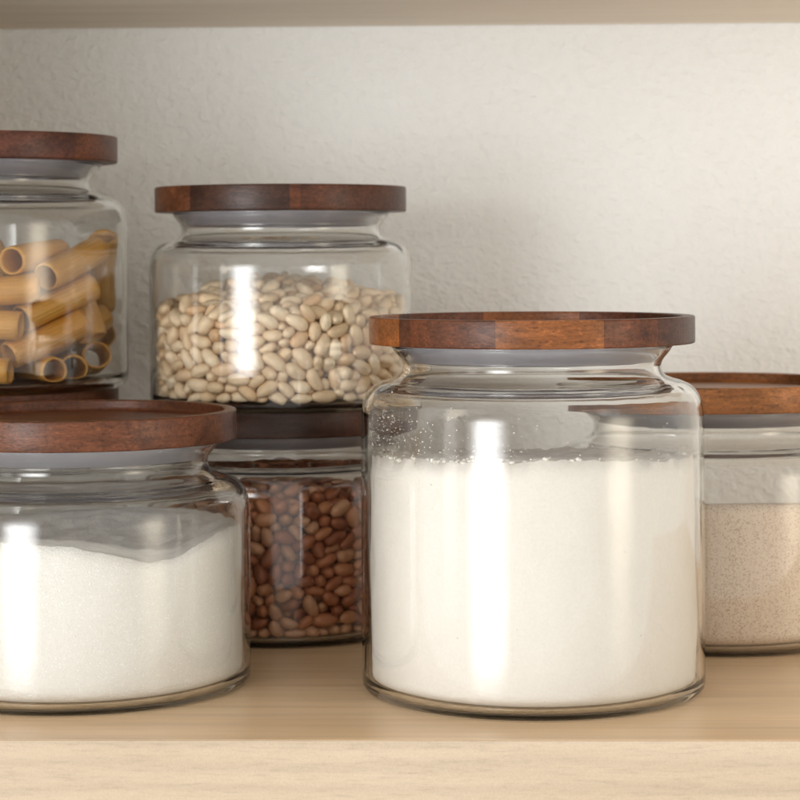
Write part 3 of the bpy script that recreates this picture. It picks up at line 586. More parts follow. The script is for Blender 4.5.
RED = """-26 -664 448 43 76 -23 43 1 111;138 -630 507 24 7 89 37 3 115;454 -479 562 65 70 9 29 1 114;-178 -639 633 13 -35 -68 -62 0 110;180 -640 173 48 69 39 -38 3 101;-86 -647 354 61 8 -63 48 0 112;-355 -555 569 59 -4 79 17 3 112;306 -583 531 23 -93 -24 -16 3 106;-54 -666 638 77 63 -10 2 3 96;-268 -608 592 37 -6 67 64 0 108;-261 -603 370 8 -91 30 29 3 108;-9 -640 341 74 33 -54 -24 3 117;387 -523 210 86 8 -31 40 1 114;-188 -622 550 23 35 65 63 0 114;399 -528 633 51 56 51 -40 2 111;354 -544 359 88 20 11 41 3 114;45 -654 540 25 -94 -15 15 2 112;82 -407 769 80 46 -13 37 2 112;334 -569 683 18 33 -14 -92 2 114;248 -603 94 4 -100 -9 0 3 118;-358 -548 348 29 -13 5 95 3 114;362 -554 434 82 46 6 33 2 111;216 -602 486 61 50 12 -61 1 115;-304 -586 659 90 -40 10 -14 0 103;259 -604 411 97 -2 -22 6 3 101;-260 -598 138 20 -34 -92 -3 0 111;65 -643 181 14 20 96 16 3 103;-176 -635 371 27 -8 -96 3 0 101;-230 -623 488 42 88 -6 -20 2 104;-358 -557 156 84 -40 -4 -36 2 109;-148 -638 429 94 -16 14 -27 3 102;557 -355 565 28 58 -56 53 1 107;-46 -670 548 46 38 -54 59 3 84;-298 -594 456 23 91 -17 -31 0 102;-58 -597 681 12 42 -20 88 3 117;512 -417 526 24 84 -2 48 3 108;281 -603 208 38 8 -74 -55 2 102;-112 -650 485 97 3 12 -22 2 105;61 -649 462 86 -9 39 -33 0 103;466 -452 691 84 -12 -13 52 0 117;-3 -653 139 48 -27 -32 -77 1 98;299 -596 288 7 93 21 29 1 93;193 -625 668 66 57 46 18 2 106;-300 -570 85 7 -20 2 -98 3 116;9 -116 821 14 -2 96 -25 3 117;150 -654 303 11 -4 72 -69 0 88;541 -378 664 8 87 48 13 0 114;374 -556 99 26 -16 60 -74 3 89;-131 -654 279 8 -70 20 68 0 93;21 -641 695 26 57 78 -4 2 116;192 -622 252 97 -13 3 -18 1 96;73 -640 322 48 -76 -41 20 0 108;-274 -610 272 8 -31 -32 89 3 90;442 -498 486 7 -94 -32 -5 1 97;513 -401 312 38 -54 76 2 3 110;163 -645 432 44 -12 -47 -75 3 87;284 -386 740 38 -72 -58 -1 2 112;528 -328 729 7 49 -59 -64 1 95;-188 -611 310 63 28 12 -72 0 112;-59 -634 258 78 -19 -1 59 3 106;372 -559 507 8 45 -52 -73 1 85;-232 -586 693 32 -80 -21 47 0 107;326 -555 605 82 13 16 54 1 107;-106 -627 560 18 -69 43 -56 0 115;180 -605 591 59 -14 -24 76 3 110;344 -572 247 3 14 -80 -58 2 89;-119 -127 827 11 -98 9 9 1 101;39 -666 233 88 43 -22 -5 2 90;-142 -634 158 38 64 67 -1 2 104;105 -640 251 23 -84 48 9 2 104;124 -640 367 35 -56 74 10 1 88;245 -622 557 10 -95 -21 -22 0 90;525 -381 246 8 -78 -62 -8 3 104;-20 -328 752 21 61 70 -31 2 117;81 -586 679 15 41 90 0 3 102;257 -544 681 55 6 -7 -83 2 117;28 -275 804 73 -3 10 -68 3 111;-222 -630 181 17 17 -20 95 2 88;448 -464 276 32 63 -69 -12 0 113;-278 -263 772 3 -32 -91 -27 0 112;63 -643 394 74 26 -1 62 3 94;115 -620 126 30 -57 62 -45 1 110;492 -441 181 26 51 -71 -42 2 102;133 -639 623 90 27 -15 -30 1 85;249 -543 337 20 -45 -69 52 1 117;414 -415 731 56 -41 20 -69 2 116;216 -482 722 57 -40 7 -72 3 111;54 -631 628 12 74 65 -8 1 103;104 -664 568 38 -83 19 37 0 80;-108 -326 774 93 -4 -3 -36 2 104;211 -158 798 14 31 94 6 1 100;449 -492 384 89 24 -6 37 1 84;-344 -574 291 20 -2 18 96 2 87;362 -522 292 9 6 -99 6 0 106;141 -462 722 61 -40 31 -60 1 112;530 -407 397 73 44 49 -18 2 89;185 -624 355 12 -46 -64 60 2 96;-150 -606 698 72 13 -13 -67 0 104;484 -286 746 28 81 47 22 2 106;307 -557 144 59 3 -5 81 0 103;-350 -548 227 60 10 32 72 2 106;-190 -624 76 4 95 -17 25 3 118;422 -480 81 95 -28 12 -8 1 107;-293 -386 751 17 82 51 21 3 90;-189 -255 782 61 -21 -46 61 0 114;516 -420 115 38 42 -71 -42 2 96;290 -139 788 31 -93 14 -15 0 99;463 -445 444 2 -8 -98 -17 0 107;-153 -448 762 7 -85 52 6 3 87;287 -555 470 19 19 -6 -96 1 100;252 -597 622 23 60 71 29 2 97;-76 -635 147 42 -48 -55 53 1 97;-271 -579 209 10 25 -90 -35 0 99;478 -446 349 52 46 -6 -72 0 103;442 -495 144 49 -64 59 7 2 80;185 83 803 38 -92 8 -3 1 107;220 -599 302 58 11 30 75 0 103;-220 -608 242 78 -5 -20 60 0 91;465 -199 757 69 63 15 34 2 117;-29 -635 200 47 58 65 11 3 87;-105 -641 212 45 19 -1 87 1 85;513 25 749 97 6 13 20 1 117;147 -217 788 15 -89 -34 26 2 103;534 -356 167 13 52 81 23 2 109;-103 -488 721 20 21 93 23 1 93;-222 -522 722 79 -46 38 15 2 90;111 -80 803 17 -29 94 2 2 106;554 -354 101 57 16 -38 71 3 81;-161 -596 206 32 -79 -44 28 0 89;242 -577 163 57 28 -39 -66 1 93;346 -174 752 28 -2 -15 -95 3 87;-110 -179 786 20 36 90 -13 1 104;458 84 770 22 94 11 -25 0 108;-305 -586 522 52 2 9 85 2 83;-26 -619 590 36 -3 16 92 0 104;-89 -659 87 9 98 -4 15 2 93;-275 19 792 70 -20 12 -68 3 116;96 -523 694 21 17 -71 65 1 83;151 -653 87 27 15 81 -50 0 81;67 -669 88 70 69 10 -12 0 83;-2 234 837 10 -88 -42 22 1 117;-42 98 826 82 -52 -10 19 0 110;407 -476 330 93 30 -20 -9 0 87;422 -496 427 10 30 95 -3 0 83;377 -497 140 14 -30 -71 63 0 85;17 -616 267 78 12 -37 -49 0 88;-7 -546 712 22 32 50 78 2 105;205 -346 767 26 92 -20 -20 1 83;520 -365 461 78 44 -30 -33 0 101;489 -386 590 49 48 71 18 2 105;433 -460 206 82 37 -31 -30 1 85;546 -344 41 10 28 3 96 1 91;-195 -2 807 5 -63 -68 37 3 112;-355 -539 466 32 -20 4 -92 0 81;-342 104 781 1 86 50 -5 3 110;-108 -612 637 80 -40 34 30 2 87;352 -369 704 79 -18 28 -52 0 106;-246 -538 307 21 35 -92 -1 1 116;-278 -498 693 5 -82 -57 -6 1 110;130 199 818 5 6 -67 73 2 104;197 -393 732 52 59 60 -14 0 103;11 -602 428 72 3 -68 17 3 93;414 -451 620 31 -16 -18 92 0 110;220 153 808 2 -100 0 -7 0 103;78 31 821 10 -80 -58 12 3 114;1 -392 720 45 -18 2 88 2 98;497 -440 47 13 85 5 -50 2 96;-247 -543 435 44 62 -60 -25 2 96;51 -593 129 42 -73 44 -30 2 92;-194 -466 706 64 -56 52 2 2 109;242 -222 766 48 -18 2 86 3 85;-19 -607 514 78 -61 -13 7 0 118;296 -459 686 66 -69 -11 -27 2 103;371 -454 563 15 44 -88 -3 1 93;-128 233 811 44 0 48 76 3 101;-86 -606 447 2 14 74 65 0 93;126 -598 441 23 -4 31 -92 0 93;-127 -570 94 42 -84 33 -13 1 113;-206 -142 783 18 3 75 -63 2 102;183 -541 680 57 58 46 35 2 103;45 -568 567 61 20 -38 -67 3 88;419 -98 756 71 -3 -12 69 1 104;120 -557 629 14 88 -42 15 2 108;-326 -63 771 74 -32 -13 58 1 92;-80 -49 816 100 -1 2 -8 3 112;375 -471 677 18 -38 87 -26 3 96;-265 -533 559 99 -4 1 -11 0 113;448 -426 107 20 -80 25 -51 1 98;319 -518 89 28 -36 86 -24 2 101;287 284 761 84 -47 -21 17 2 115;-57 -262 756 28 4 54 -80 1 100;-213 -324 728 71 63 29 -8 2 92;226 -512 210 21 6 37 -90 0 117;287 -486 386 18 -63 -69 -31 0 96;515 -319 396 38 3 4 92 3 113;107 -549 175 99 -12 -7 6 3 106;259 -543 570 28 14 -44 -85 3 94;127 -352 734 1 -9 71 -70 0 101;550 -278 102 19 -44 -84 -26 0 112;-190 -564 148 69 -4 11 72 2 98;340 109 758 37 -89 -26 -6 2 99;-338 -475 497 4 63 -72 29 2 115;2 -655 52 51 -4 -68 -53 2 112;-37 -569 135 86 28 -28 -31 3 102;-357 -482 175 17 11 92 35 2 103;0 -563 206 10 -91 20 35 1 102;15 -553 612 26 -1 88 -41 3 91;416 -444 388 4 -42 88 20 2 87;270 -302 749 4 -3 99 -14 1 92;-152 -574 480 41 -24 5 -88 0 84;107 -578 558 53 -57 -18 60 2 111;328 -470 198 19 57 -70 -38 3 109;-154 -569 268 13 -74 66 3 3 104;343 -224 705 14 -73 -58 33 1 106;-188 -536 395 14 89 -2 43 3 117;-342 -142 745 21 -3 -18 -96 3 93;-89 -520 669 17 9 32 93 1 84;-315 -508 406 80 49 4 -34 0 100;-41 -574 375 55 -24 -11 -79 0 108;55 -461 702 9 58 -81 -4 2 95;-88 -560 210 30 -28 -91 8 0 114;-82 -344 713 4 -56 -80 23 0 110;399 -261 724 65 46 52 31 0 95;-358 -420 706 3 -23 -80 -56 1 103;-262 -92 777 86 -13 -15 47 0 93;430 -388 650 62 77 -3 -12 3 96;169 -276 754 1 -97 -24 -1 1 97;239 -568 240 24 -12 63 -73 2 87;-357 -502 280 32 19 91 19 3 87;332 -461 348 11 -86 -13 -48 1 115;-80 -571 300 58 54 59 17 2 117;345 -82 750 58 -9 27 77 0 93;-241 -392 708 24 -4 85 -46 0 112;278 -500 621 0 98 19 0 2 93;434 -380 220 94 8 0 -34 2 113;-237 -516 636 72 34 3 61 1 116;-208 -530 487 46 44 -77 -3 2 111;316 29 765 57 74 33 16 3 100;-148 -371 744 18 92 -36 -6 3 86;2 -549 285 65 64 38 -16 1 87;170 -573 214 44 26 -28 81 3 81;63 -570 231 79 16 -3 60 3 92;368 -15 751 43 -32 -30 79 2 83;-338 28 748 14 40 -89 18 1 95;534 -307 621 64 -59 -48 -14 0 104;407 521 688 77 -46 43 10 3 116;-137 -531 336 97 18 -13 -6 1 92;480 -331 104 10 -73 67 -5 1 104;329 -420 650 48 6 -60 64 2 94;-40 -448 711 98 0 8 -19 1 98;-288 -497 106 67 -65 1 35 1 87;48 -156 769 21 64 73 4 0 118;-6 -591 84 63 64 18 40 2 87;-353 -477 598 12 -35 -40 84 2 111;191 -568 391 57 -22 -66 -43 2 86;265 -509 278 40 -31 -47 72 1 83;-114 -562 403 60 60 6 53 3 106;-36 -159 769 40 88 -10 -22 2 89;-174 -534 216 43 -86 -22 18 1 82;58 -577 374 21 -91 -31 -20 3 91;-168 -573 600 36 30 -77 44 3 103;-278 -540 490 39 -79 28 -39 0 95;-225 167 771 90 22 19 -32 0 107;-228 -522 99 37 35 -86 7 1 95;251 -500 90 72 -53 -18 41 0 111;183 -547 137 48 57 58 33 3 103;-162 -526 645 32 63 49 -51 2 96;-128 -535 162 16 -14 -96 16 3 85;-249 -512 174 3 9 -4 -100 1 104;-352 -324 719 36 -35 86 -6 0 104;-157 -531 529 14 -95 20 21 0 89;460 163 751 35 -53 77 4 1 97;-79 -552 44 8 -28 -47 83 3 105;75 -585 66 71 38 20 56 2 118;-52 -553 476 64 72 21 -15 1 116;389 -418 154 20 -57 -77 -21 0 107;-282 -519 249 42 12 -77 -46 2 111;-308 491 298 89 4 -34 -30 3 116;-306 -458 279 78 -20 54 23 0 96;145 -549 346 8 -91 -37 15 1 105;-276 -493 348 38 -89 -21 -12 1 92;32 -278 738 80 -43 16 -39 3 83;550 -250 474 10 -53 50 -68 1 85;334 -495 431 85 45 10 26 1 91;163 -533 531 24 -51 -8 82 2 93;233 220 780 83 -53 13 -13 0 103;115 -444 655 0 -55 -83 11 3 108;418 -405 331 20 -29 7 -93 1 104;500 -246 619 14 51 -35 -77 3 114;-343 -531 33 27 -36 74 -51 1 103;372 -427 271 66 48 22 54 3 118;-22 -493 657 20 27 79 51 0 100;18 653 90 54 81 20 15 0 115;250 489 51 38 -26 72 52 0 91;134 -534 412 96 16 22 11 0 96;370 371 704 12 -4 80 -59 1 99;56 -554 467 61 -5 77 17 1 112;396 -379 481 53 -16 82 -15 3 84;558 -108 133 28 92 22 -18 3 92;-298 467 483 24 -18 -48 -82 3 92;-302 458 376 4 -35 82 45 3 81;436 -370 143 22 -29 18 91 1 99;238 -520 512 12 84 -52 -12 0 89;-24 13 811 90 22 -14 -36 3 89;185 -535 464 17 52 -8 -84 2 92;-350 -458 363 10 -91 -34 21 0 100;418 -436 502 29 -11 84 -44 3 93;477 -338 670 76 21 45 42 1 87;315 -507 530 4 -93 15 -32 1 88;411 -323 697 19 16 96 -13 3 89;532 -259 703 15 -50 82 22 1 102;211 -512 589 64 -17 -56 -51 1 90;528 -229 43 10 -16 80 -57 3 116;233 -503 424 47 2 84 -29 1 111;242 -395 660 11 -36 90 24 2 116;205 -476 645 18 0 30 -94 1 82;304 -480 255 83 8 0 -56 0 83;-297 -354 699 45 -7 37 -81 1 82;-146 -396 694 24 -2 -6 -97 2 84;-339 440 113 27 33 -58 -69 2 113;-284 472 236 12 96 21 15 2 95;507 -266 341 8 -2 -64 76 0 96;30 573 192 42 16 31 84 0 106;340 -431 503 56 -63 17 51 0 100;279 -470 562 1 -36 50 78 0 89;75 -383 695 95 -26 12 -13 2 90;469 -315 192 7 -80 22 -55 0 112;521 -224 388 79 -51 -10 -32 2 96;-226 -197 744 88 35 30 8 0 103;387 63 722 40 -24 9 88 3 111;306 468 458 28 -44 70 48 2 104;298 -462 142 30 12 -89 -33 3 91;-345 -443 232 60 37 -55 -44 3 83;471 -324 292 71 -66 -24 -1 3 117;73 -554 304 14 24 -39 88 2 118;-1 592 488 42 73 31 -44 0 106;463 -364 378 59 -42 -38 -58 2 96;-346 436 444 86 17 45 13 2 109;154 -571 291 34 56 -76 7 1 86;-147 115 792 10 -20 9 97 0 95;-86 -550 617 20 -1 -90 -38 0 100;-646 2 33 8 -9 -29 95 2 101;-66 -644 32 9 64 -75 -11 2 99;-143 -629 28 48 -9 -6 87 1 90;-430 -495 143 45 -16 -20 -86 2 91;357 -528 37 16 68 68 20 3 106;659 45 33 66 13 -7 -73 0 104;-288 -605 27 6 -21 -89 40 2 81;-409 -490 32 71 6 13 69 1 98;419 -505 28 24 81 -51 -12 2 81;642 -114 34 12 -87 48 -7 2 107;98 -661 29 14 99 4 2 1 89;469 -380 33 23 -30 77 -52 2 96;-623 -109 100 61 -77 -17 4 1 102;630 -189 34 13 -19 77 60 2 84;-641 -123 31 2 -82 -56 12 0 100;-449 -363 128 50 -32 68 -43 1 103;659 -49 75 74 -25 7 -62 3 95;-386 -408 255 33 27 0 -90 2 84;-616 -240 36 12 81 -57 -8 0 114;-440 -450 81 31 33 -44 -78 0 112;619 -148 86 11 94 -32 -4 0 97;596 -161 207 19 97 -6 13 0 110;-493 -399 48 13 -62 74 24 1 117;-645 -48 81 80 48 16 -32 2 115;283 -566 39 24 27 57 73 1 95;-350 -469 88 11 -98 -10 13 2 113;-433 -375 282 20 -70 50 -46 1 114;-545 -334 42 71 43 32 45 3 107;227 -589 30 88 27 -4 -40 0 92;-574 -268 93 95 3 22 21 0 114;650 -112 238 40 10 -90 -13 3 81;-507 -428 123 25 75 1 -61 2 111;-607 -246 179 76 60 -18 -17 1 84;292 -144 725 10 50 -82 -24 3 97;-557 -353 112 13 -25 -95 14 0 98;-432 -383 203 88 -42 -1 22 2 115;157 -370 661 66 44 -30 -52 3 103;-401 -532 90 88 -33 20 -27 0 92;671 37 115 33 -65 -68 -7 1 83;172 -622 44 8 -37 -83 -41 1 96;614 -254 55 8 59 -38 -71 3 105;189 -297 698 36 -5 6 93 3 105;-524 -365 174 19 9 -56 -80 0 104;-37 590 135 30 -12 -19 93 3 109;269 138 757 39 -4 12 -91 0 106;-669 40 101 47 -44 75 -12 1 91;-640 -199 118 40 -66 57 -26 1 92;-373 -439 309 12 90 41 3 0 99;-431 -391 571 8 35 93 3 3 107;639 63 311 98 13 -9 -10 1 89;-289 -464 562 68 -69 0 -25 3 86;-421 -492 213 33 -64 68 -8 2 117;636 38 178 28 12 -19 -93 0 110;600 -288 144 31 -81 -38 33 0 104;-596 -286 228 5 48 77 42 1 99;-586 -172 94 92 -1 -36 -13 3 101;620 -180 141 19 -50 -83 15 0 105;-470 -335 517 49 26 -6 -83 3 106;-614 -139 243 7 -98 17 8 0 108;-323 278 742 7 71 -40 57 2 116;-392 -398 140 47 -47 -46 59 0 91;-578 -187 164 33 -77 -54 10 2 86;502 -226 166 85 6 1 52 0 92;-426 -209 703 41 -11 17 -89 1 99;-489 -337 442 26 -80 51 16 1 101;658 -130 127 42 -64 17 -62 0 81;-614 -186 289 25 -17 93 -21 0 103;636 -41 230 36 6 -37 -86 3 116;-645 -44 158 8 10 99 9 3 88;634 -211 323 69 -26 64 -23 2 86;-453 -470 288 32 -14 -42 -84 0 86;-639 -146 179 69 -18 -1 -70 0 117;-388 106 722 9 91 -37 -19 3 115;-456 -444 166 5 -89 -37 27 0 92;-656 82 174 46 2 -27 -85 2 96;-478 -446 238 49 40 -7 -77 1 84;-559 -211 630 22 46 68 53 3 115;-397 -383 346 47 3 22 85 1 81;582 -314 217 60 11 -15 -78 1 103;32 -62 775 16 -2 20 -97 2 93;662 -56 152 29 -70 -33 56 0 115;635 54 245 11 -16 -23 95 3 108;248 -44 770 9 41 86 -29 3 113;647 -136 316 64 25 41 -60 1 116;640 118 354 2 -86 50 -10 1 112;110 -193 746 59 11 -1 -80 0 92;599 -62 645 24 53 -52 -63 3 114;-412 -398 426 35 87 -1 36 0 114;443 -324 620 34 53 -10 77 1 88;-473 8 714 46 -2 22 -86 0 84;-640 -64 221 93 31 6 -19 2 112;-513 -315 581 43 68 -56 -20 0 109;-588 -311 160 38 -12 2 92 0 85;651 126 214 82 9 -7 -57 3 93;-669 23 240 55 39 70 24 0 92;-420 -521 279 8 33 84 -43 0 84;626 19 466 98 14 -9 -9 1 92;-602 -262 554 28 31 70 -58 0 99;630 -234 191 61 12 -12 -78 1 81;574 -208 324 32 52 -52 -60 3 96;-610 42 656 64 -25 48 -54 1 111;-629 51 292 4 -9 -98 14 3 114;568 -24 710 18 19 1 -97 1 96;621 129 275 5 22 -26 -94 3 111;-634 -115 380 14 -17 -2 98 0 96;-505 -431 310 23 56 59 -53 2 106;-503 -380 367 91 -25 -1 34 3 103;-514 -370 240 7 -89 -46 2 3 105;-664 104 248 47 -46 72 23 1 80;661 -19 298 43 71 -52 -19 2 102;-541 -163 698 37 -90 18 -14 1 102;-421 -436 506 47 26 62 57 3 113;598 -216 250 83 54 -3 13 3 107;-642 -50 291 40 -81 -36 24 1 105;-541 -283 327 33 -1 -51 -80 3 93;-496 -281 691 8 83 -54 10 0 107;-564 -343 293 36 34 83 26 1 110;660 -4 361 15 78 60 9 3 94;-623 -120 314 13 -18 72 -65 2 108;465 -252 691 29 -80 -51 15 3 89;-483 -409 641 23 25 -84 -42 3 110;626 -158 397 91 17 -2 38 1 113;-437 -461 350 72 -12 -15 67 1 107;-484 -444 530 40 42 82 -4 0 104;597 -151 658 33 36 -59 64 3 101;-414 197 760 6 -100 2 -6 3 111;585 -288 284 8 37 -88 -28 0 110;-664 26 368 82 -5 -57 3 3 89;582 110 654 90 -19 -19 34 0 93;656 58 417 64 11 9 76 2 111;-475 150 720 70 36 -52 -34 1 88;643 -45 428 32 10 55 76 2 116;77 -262 761 33 -78 48 -24 0 81;579 -186 578 28 -45 18 -83 3 114;-469 -127 730 66 42 -31 -54 2 116;622 -213 439 5 -62 -76 -17 1 82;-665 -45 382 57 14 -80 11 2 97;310 209 734 62 17 -64 42 3 82;-655 -128 448 65 42 -60 -22 0 97;583 -325 339 53 -68 -50 4 0 101;-595 -252 296 70 -66 -10 26 2 100;-479 -468 396 23 88 -40 13 1 86;-454 -481 612 83 28 40 -29 2 98;660 -62 505 27 -72 -56 32 3 106;-424 -452 679 30 84 6 -46 1 115;-369 -554 415 18 92 -34 3 0 99;-491 -442 451 20 85 -44 20 1 115;655 -142 459 61 -28 25 -70 3 81;-551 -363 417 75 -38 -44 -31 1 90;605 42 607 48 -22 80 -27 1 117;-554 195 707 95 -25 -13 14 0 111;-549 -83 728 79 -20 -7 -58 1 99;-662 38 459 70 -22 -44 53 1 116;656 -98 595 58 -31 52 -55 1 114;-591 -49 671 58 62 42 32 1 92;-411 22 744 35 72 -40 -45 3 94;605 -245 374 84 52 3 10 2 97;-614 -173 352 7 -23 97 4 3 84;-535 -390 495 78 -12 -56 26 0 84;621 232 609 45 -59 -12 -65 1 116;594 -166 492 3 -51 84 17 3 92;602 -278 718 62 52 4 58 1 104;-176 526 736 21 9 82 -52 0 91;655 136 457 48 -51 -30 65 2 91;-487 427 703 16 -39 58 -70 1 100;562 -95 704 20 -1 98 8 2 106;479 -54 713 14 63 75 -12 0 117;-606 -190 411 16 -98 11 -7 3 106;224 406 755 52 -20 29 78 0 108;-568 -322 457 31 68 60 -28 1 101;-658 -78 512 61 14 11 77 1 111;641 154 625 16 -42 -15 88 0 92;-403 -487 442 60 -10 -35 -71 3 108;581 -310 448 50 35 -74 -28 3 117;-633 -182 607 48 -30 32 -76 2 94;-380 427 525 0 -14 -97 18 2 109;-652 52 604 60 -1 -2 -80 3 106;636 108 573 45 81 -20 31 0 112;619 -251 491 59 0 -12 -80 1 92;-365 -501 720 33 53 -68 38 0 111;-597 -302 378 37 -37 -19 84 2 87;-603 -272 636 33 -22 -62 68 0 107;-519 -332 659 78 -31 -3 -54 0 94;-578 313 676 14 -44 71 54 3 107;-636 -208 490 56 45 -65 25 0 90;651 -169 528 62 51 32 50 1 83;-516 61 746 66 -8 -1 74 3 93;-553 -288 508 4 6 88 -47 0 101;655 63 505 16 88 -44 -7 0 97;-414 -513 553 73 55 -13 37 2 86;599 -235 652 48 -3 -19 85 2 116;-667 41 541 56 37 28 68 3 93;-435 -350 711 62 -24 -58 46 1 102;639 -197 596 77 9 63 -1 2 88;-407 -270 756 12 -88 46 -10 2 114;590 281 673 31 28 91 3 2 116;629 -191 708 6 43 -44 78 0 99;667 17 643 50 59 34 53 0 94;446 253 745 25 -85 -45 10 2 115;-573 -336 560 1 53 54 65 2 107;487 342 705 12 -11 96 -22 3 94;603 -275 576 59 8 -57 -56 1 117;-634 -161 676 29 -57 -72 26 1 114;-391 -530 647 72 -43 -32 -43 3 106;-560 13 710 22 12 36 90 0 96;-638 186 624 57 41 70 -11 3 98;-561 -229 713 83 -46 -32 -2 0 109;-376 -370 760 22 -96 13 4 2 96;-519 -412 571 77 16 -41 -46 2 95;-616 -257 435 59 -30 64 39 0 103;-594 -172 539 23 66 69 -19 3 112;-659 -64 636 7 74 -66 -16 1 113;-654 -44 573 8 42 89 17 3 92;574 187 671 8 53 33 -78 0 118;663 14 564 52 -56 51 -40 0 111;-556 -368 623 26 32 50 76 2 101;-641 -126 566 40 -88 -22 15 2 90"""
PASTA = """112 -627 347 100 -2 4 -1 0 100;199 -586 522 100 -1 -1 1 0 100;58 -663 83 100 0 0 1 0 100;459 -458 253 93 8 -17 30 0 100;-377 -564 327 83 47 -8 -28 0 100;507 -393 453 92 7 -17 33 0 100;584 -341 665 86 8 -14 49 0 100;-409 -497 81 31 92 -24 -8 0 100;-616 -360 410 32 60 43 -59 0 100;-91 78 664 81 50 3 32 0 100;-271 -455 420 78 59 15 -14 0 100;395 -387 704 84 2 -4 54 0 100;-485 -183 588 7 -97 -14 20 0 100;700 56 617 68 9 64 33 0 100;391 -345 82 49 0 1 87 0 100;-47 -364 132 24 29 50 78 0 100;642 26 114 62 -7 2 78 0 100;595 -137 461 36 45 -28 77 0 100;524 -137 82 60 0 0 80 0 100;115 -387 277 38 -74 12 54 0 100;539 -67 275 46 -79 -40 0 0 100;-3 -22 548 94 0 -25 -21 0 100;-509 -180 228 32 -95 4 7 0 100;575 361 228 5 -48 -85 19 0 100;-412 -313 323 18 47 50 71 0 100;-185 -43 240 29 17 56 76 0 100;-89 -291 436 9 94 1 32 0 100;-670 99 81 62 -21 24 -72 0 100;251 -378 373 52 65 45 -32 0 100;-285 138 611 80 51 6 30 0 100;-414 234 416 19 -88 41 -17 0 100;-391 -320 81 11 22 87 43 0 100;-620 -54 353 66 -49 22 52 0 100;-230 304 461 95 -6 10 -30 0 100;-514 174 545 39 -86 -34 -4 0 100;212 19 541 48 -79 32 -19 0 100;378 332 180 6 -81 53 24 0 100;100 -16 199 26 37 89 -10 0 100;162 -109 81 27 -5 18 -94 0 100;116 -5 390 87 -34 -8 34 0 100;211 654 195 70 64 11 -29 0 100;276 148 180 54 60 -57 -14 0 100;390 241 331 58 -79 3 -18 0 100;442 311 483 24 9 -78 -57 0 100;-647 253 436 68 -42 -60 12 0 100;505 482 545 45 -27 38 76 0 100;394 82 540 78 44 32 -30 0 100;-142 402 553 50 -82 30 -2 0 100;190 431 638 97 -21 5 -7 0 100"""


def rows(s):
    out = []
    for ln in s.split(';'):
        f = ln.split()
        if len(f) == 9:
            f = [int(q) for q in f]
            out.append((Vector(f[0:3]) / 100, Quaternion([q / 100 for q in f[3:7]]), f[7], f[8] / 100))
    return out


def bean_bm(a, b, c, bend, seg=4):
    bm = bmesh.new()
    bmesh.ops.create_icosphere(bm, subdivisions=seg, radius=.01)
    for v in bm.verts:
        p = v.co * 100
        sx = math.copysign(abs(p.x) ** .82, p.x)
        w = 1 - .10 * p.x
        q = Vector((a * 1.03 * sx, b * .97 * p.y * w + bend * (p.x * p.x - .4), c * p.z * w))
        # hilum: a small dent with a raised lip on the inner curve
        d = math.hypot((q.x) / .14, q.z / .06)
        if p.y > 0:
            q.y -= .028 * math.exp(-d * d) - .012 * math.exp(-((d - 1.5) / .5) ** 2)
        q *= 1 + .02 * noise.noise(q * 2.5 + Vector((a * 9, 0, 0)))
        v.co = q * .01
    return bm


def bean_set(name, data, n_single, jar, tb, dims, mat, scale, label, cat, group, mass_name, mass_label, core, zoff=0.0):
    protos = []
    for k, d in enumerate(dims):
        o = mesh_obj(name, bean_bm(*d), mat)
        protos.append(o)
    meshes = [p.data for p in protos]
    base = Vector(jar.location) + Vector((0, 0, tb * D + zoff))
    first = {}
    for i, (p, q, v, s) in enumerate(data[:n_single]):
        if v not in first:
            o = protos[v]
            first[v] = o
        else:
            o = protos[v].copy()
            COL.objects.link(o)
        o.rotation_mode = 'QUATERNION'
        o.location = base + p * .01 * scale
        o.rotation_quaternion = q
        k = s * scale
        o.scale = (k, k, k)
        tag(o, label, cat, group)
    # what lies deeper in the jar: one mass
    bm = bmesh.new()
    for p, q, v, s in data[n_single:]:
        m = Matrix.Translation(p * .01 * scale) @ q.to_matrix().to_4x4() @ Matrix.Scale(s * scale, 4)
        b2 = bm.verts[:] and len(bm.verts)
        tmp = meshes[v].copy()
        tmp.transform(m)
        bm.from_mesh(tmp)
        bpy.data.meshes.remove(tmp)
    r, zf, zb = core
    res = bmesh.ops.create_cone(bm, cap_ends=True, segments=48, radius1=r * .01, radius2=r * .01, depth=.01)
    for v in res['verts']:
        t = (v.co.y / (r * .01) + 1) / 2
        v.co.z = .002 if v.co.z < 0 else (zf + (zb - zf) * t) * .01
    o = mesh_obj(mass_name, bm, mat)
    o.location = base
    tag(o, mass_label, cat, kind='stuff')


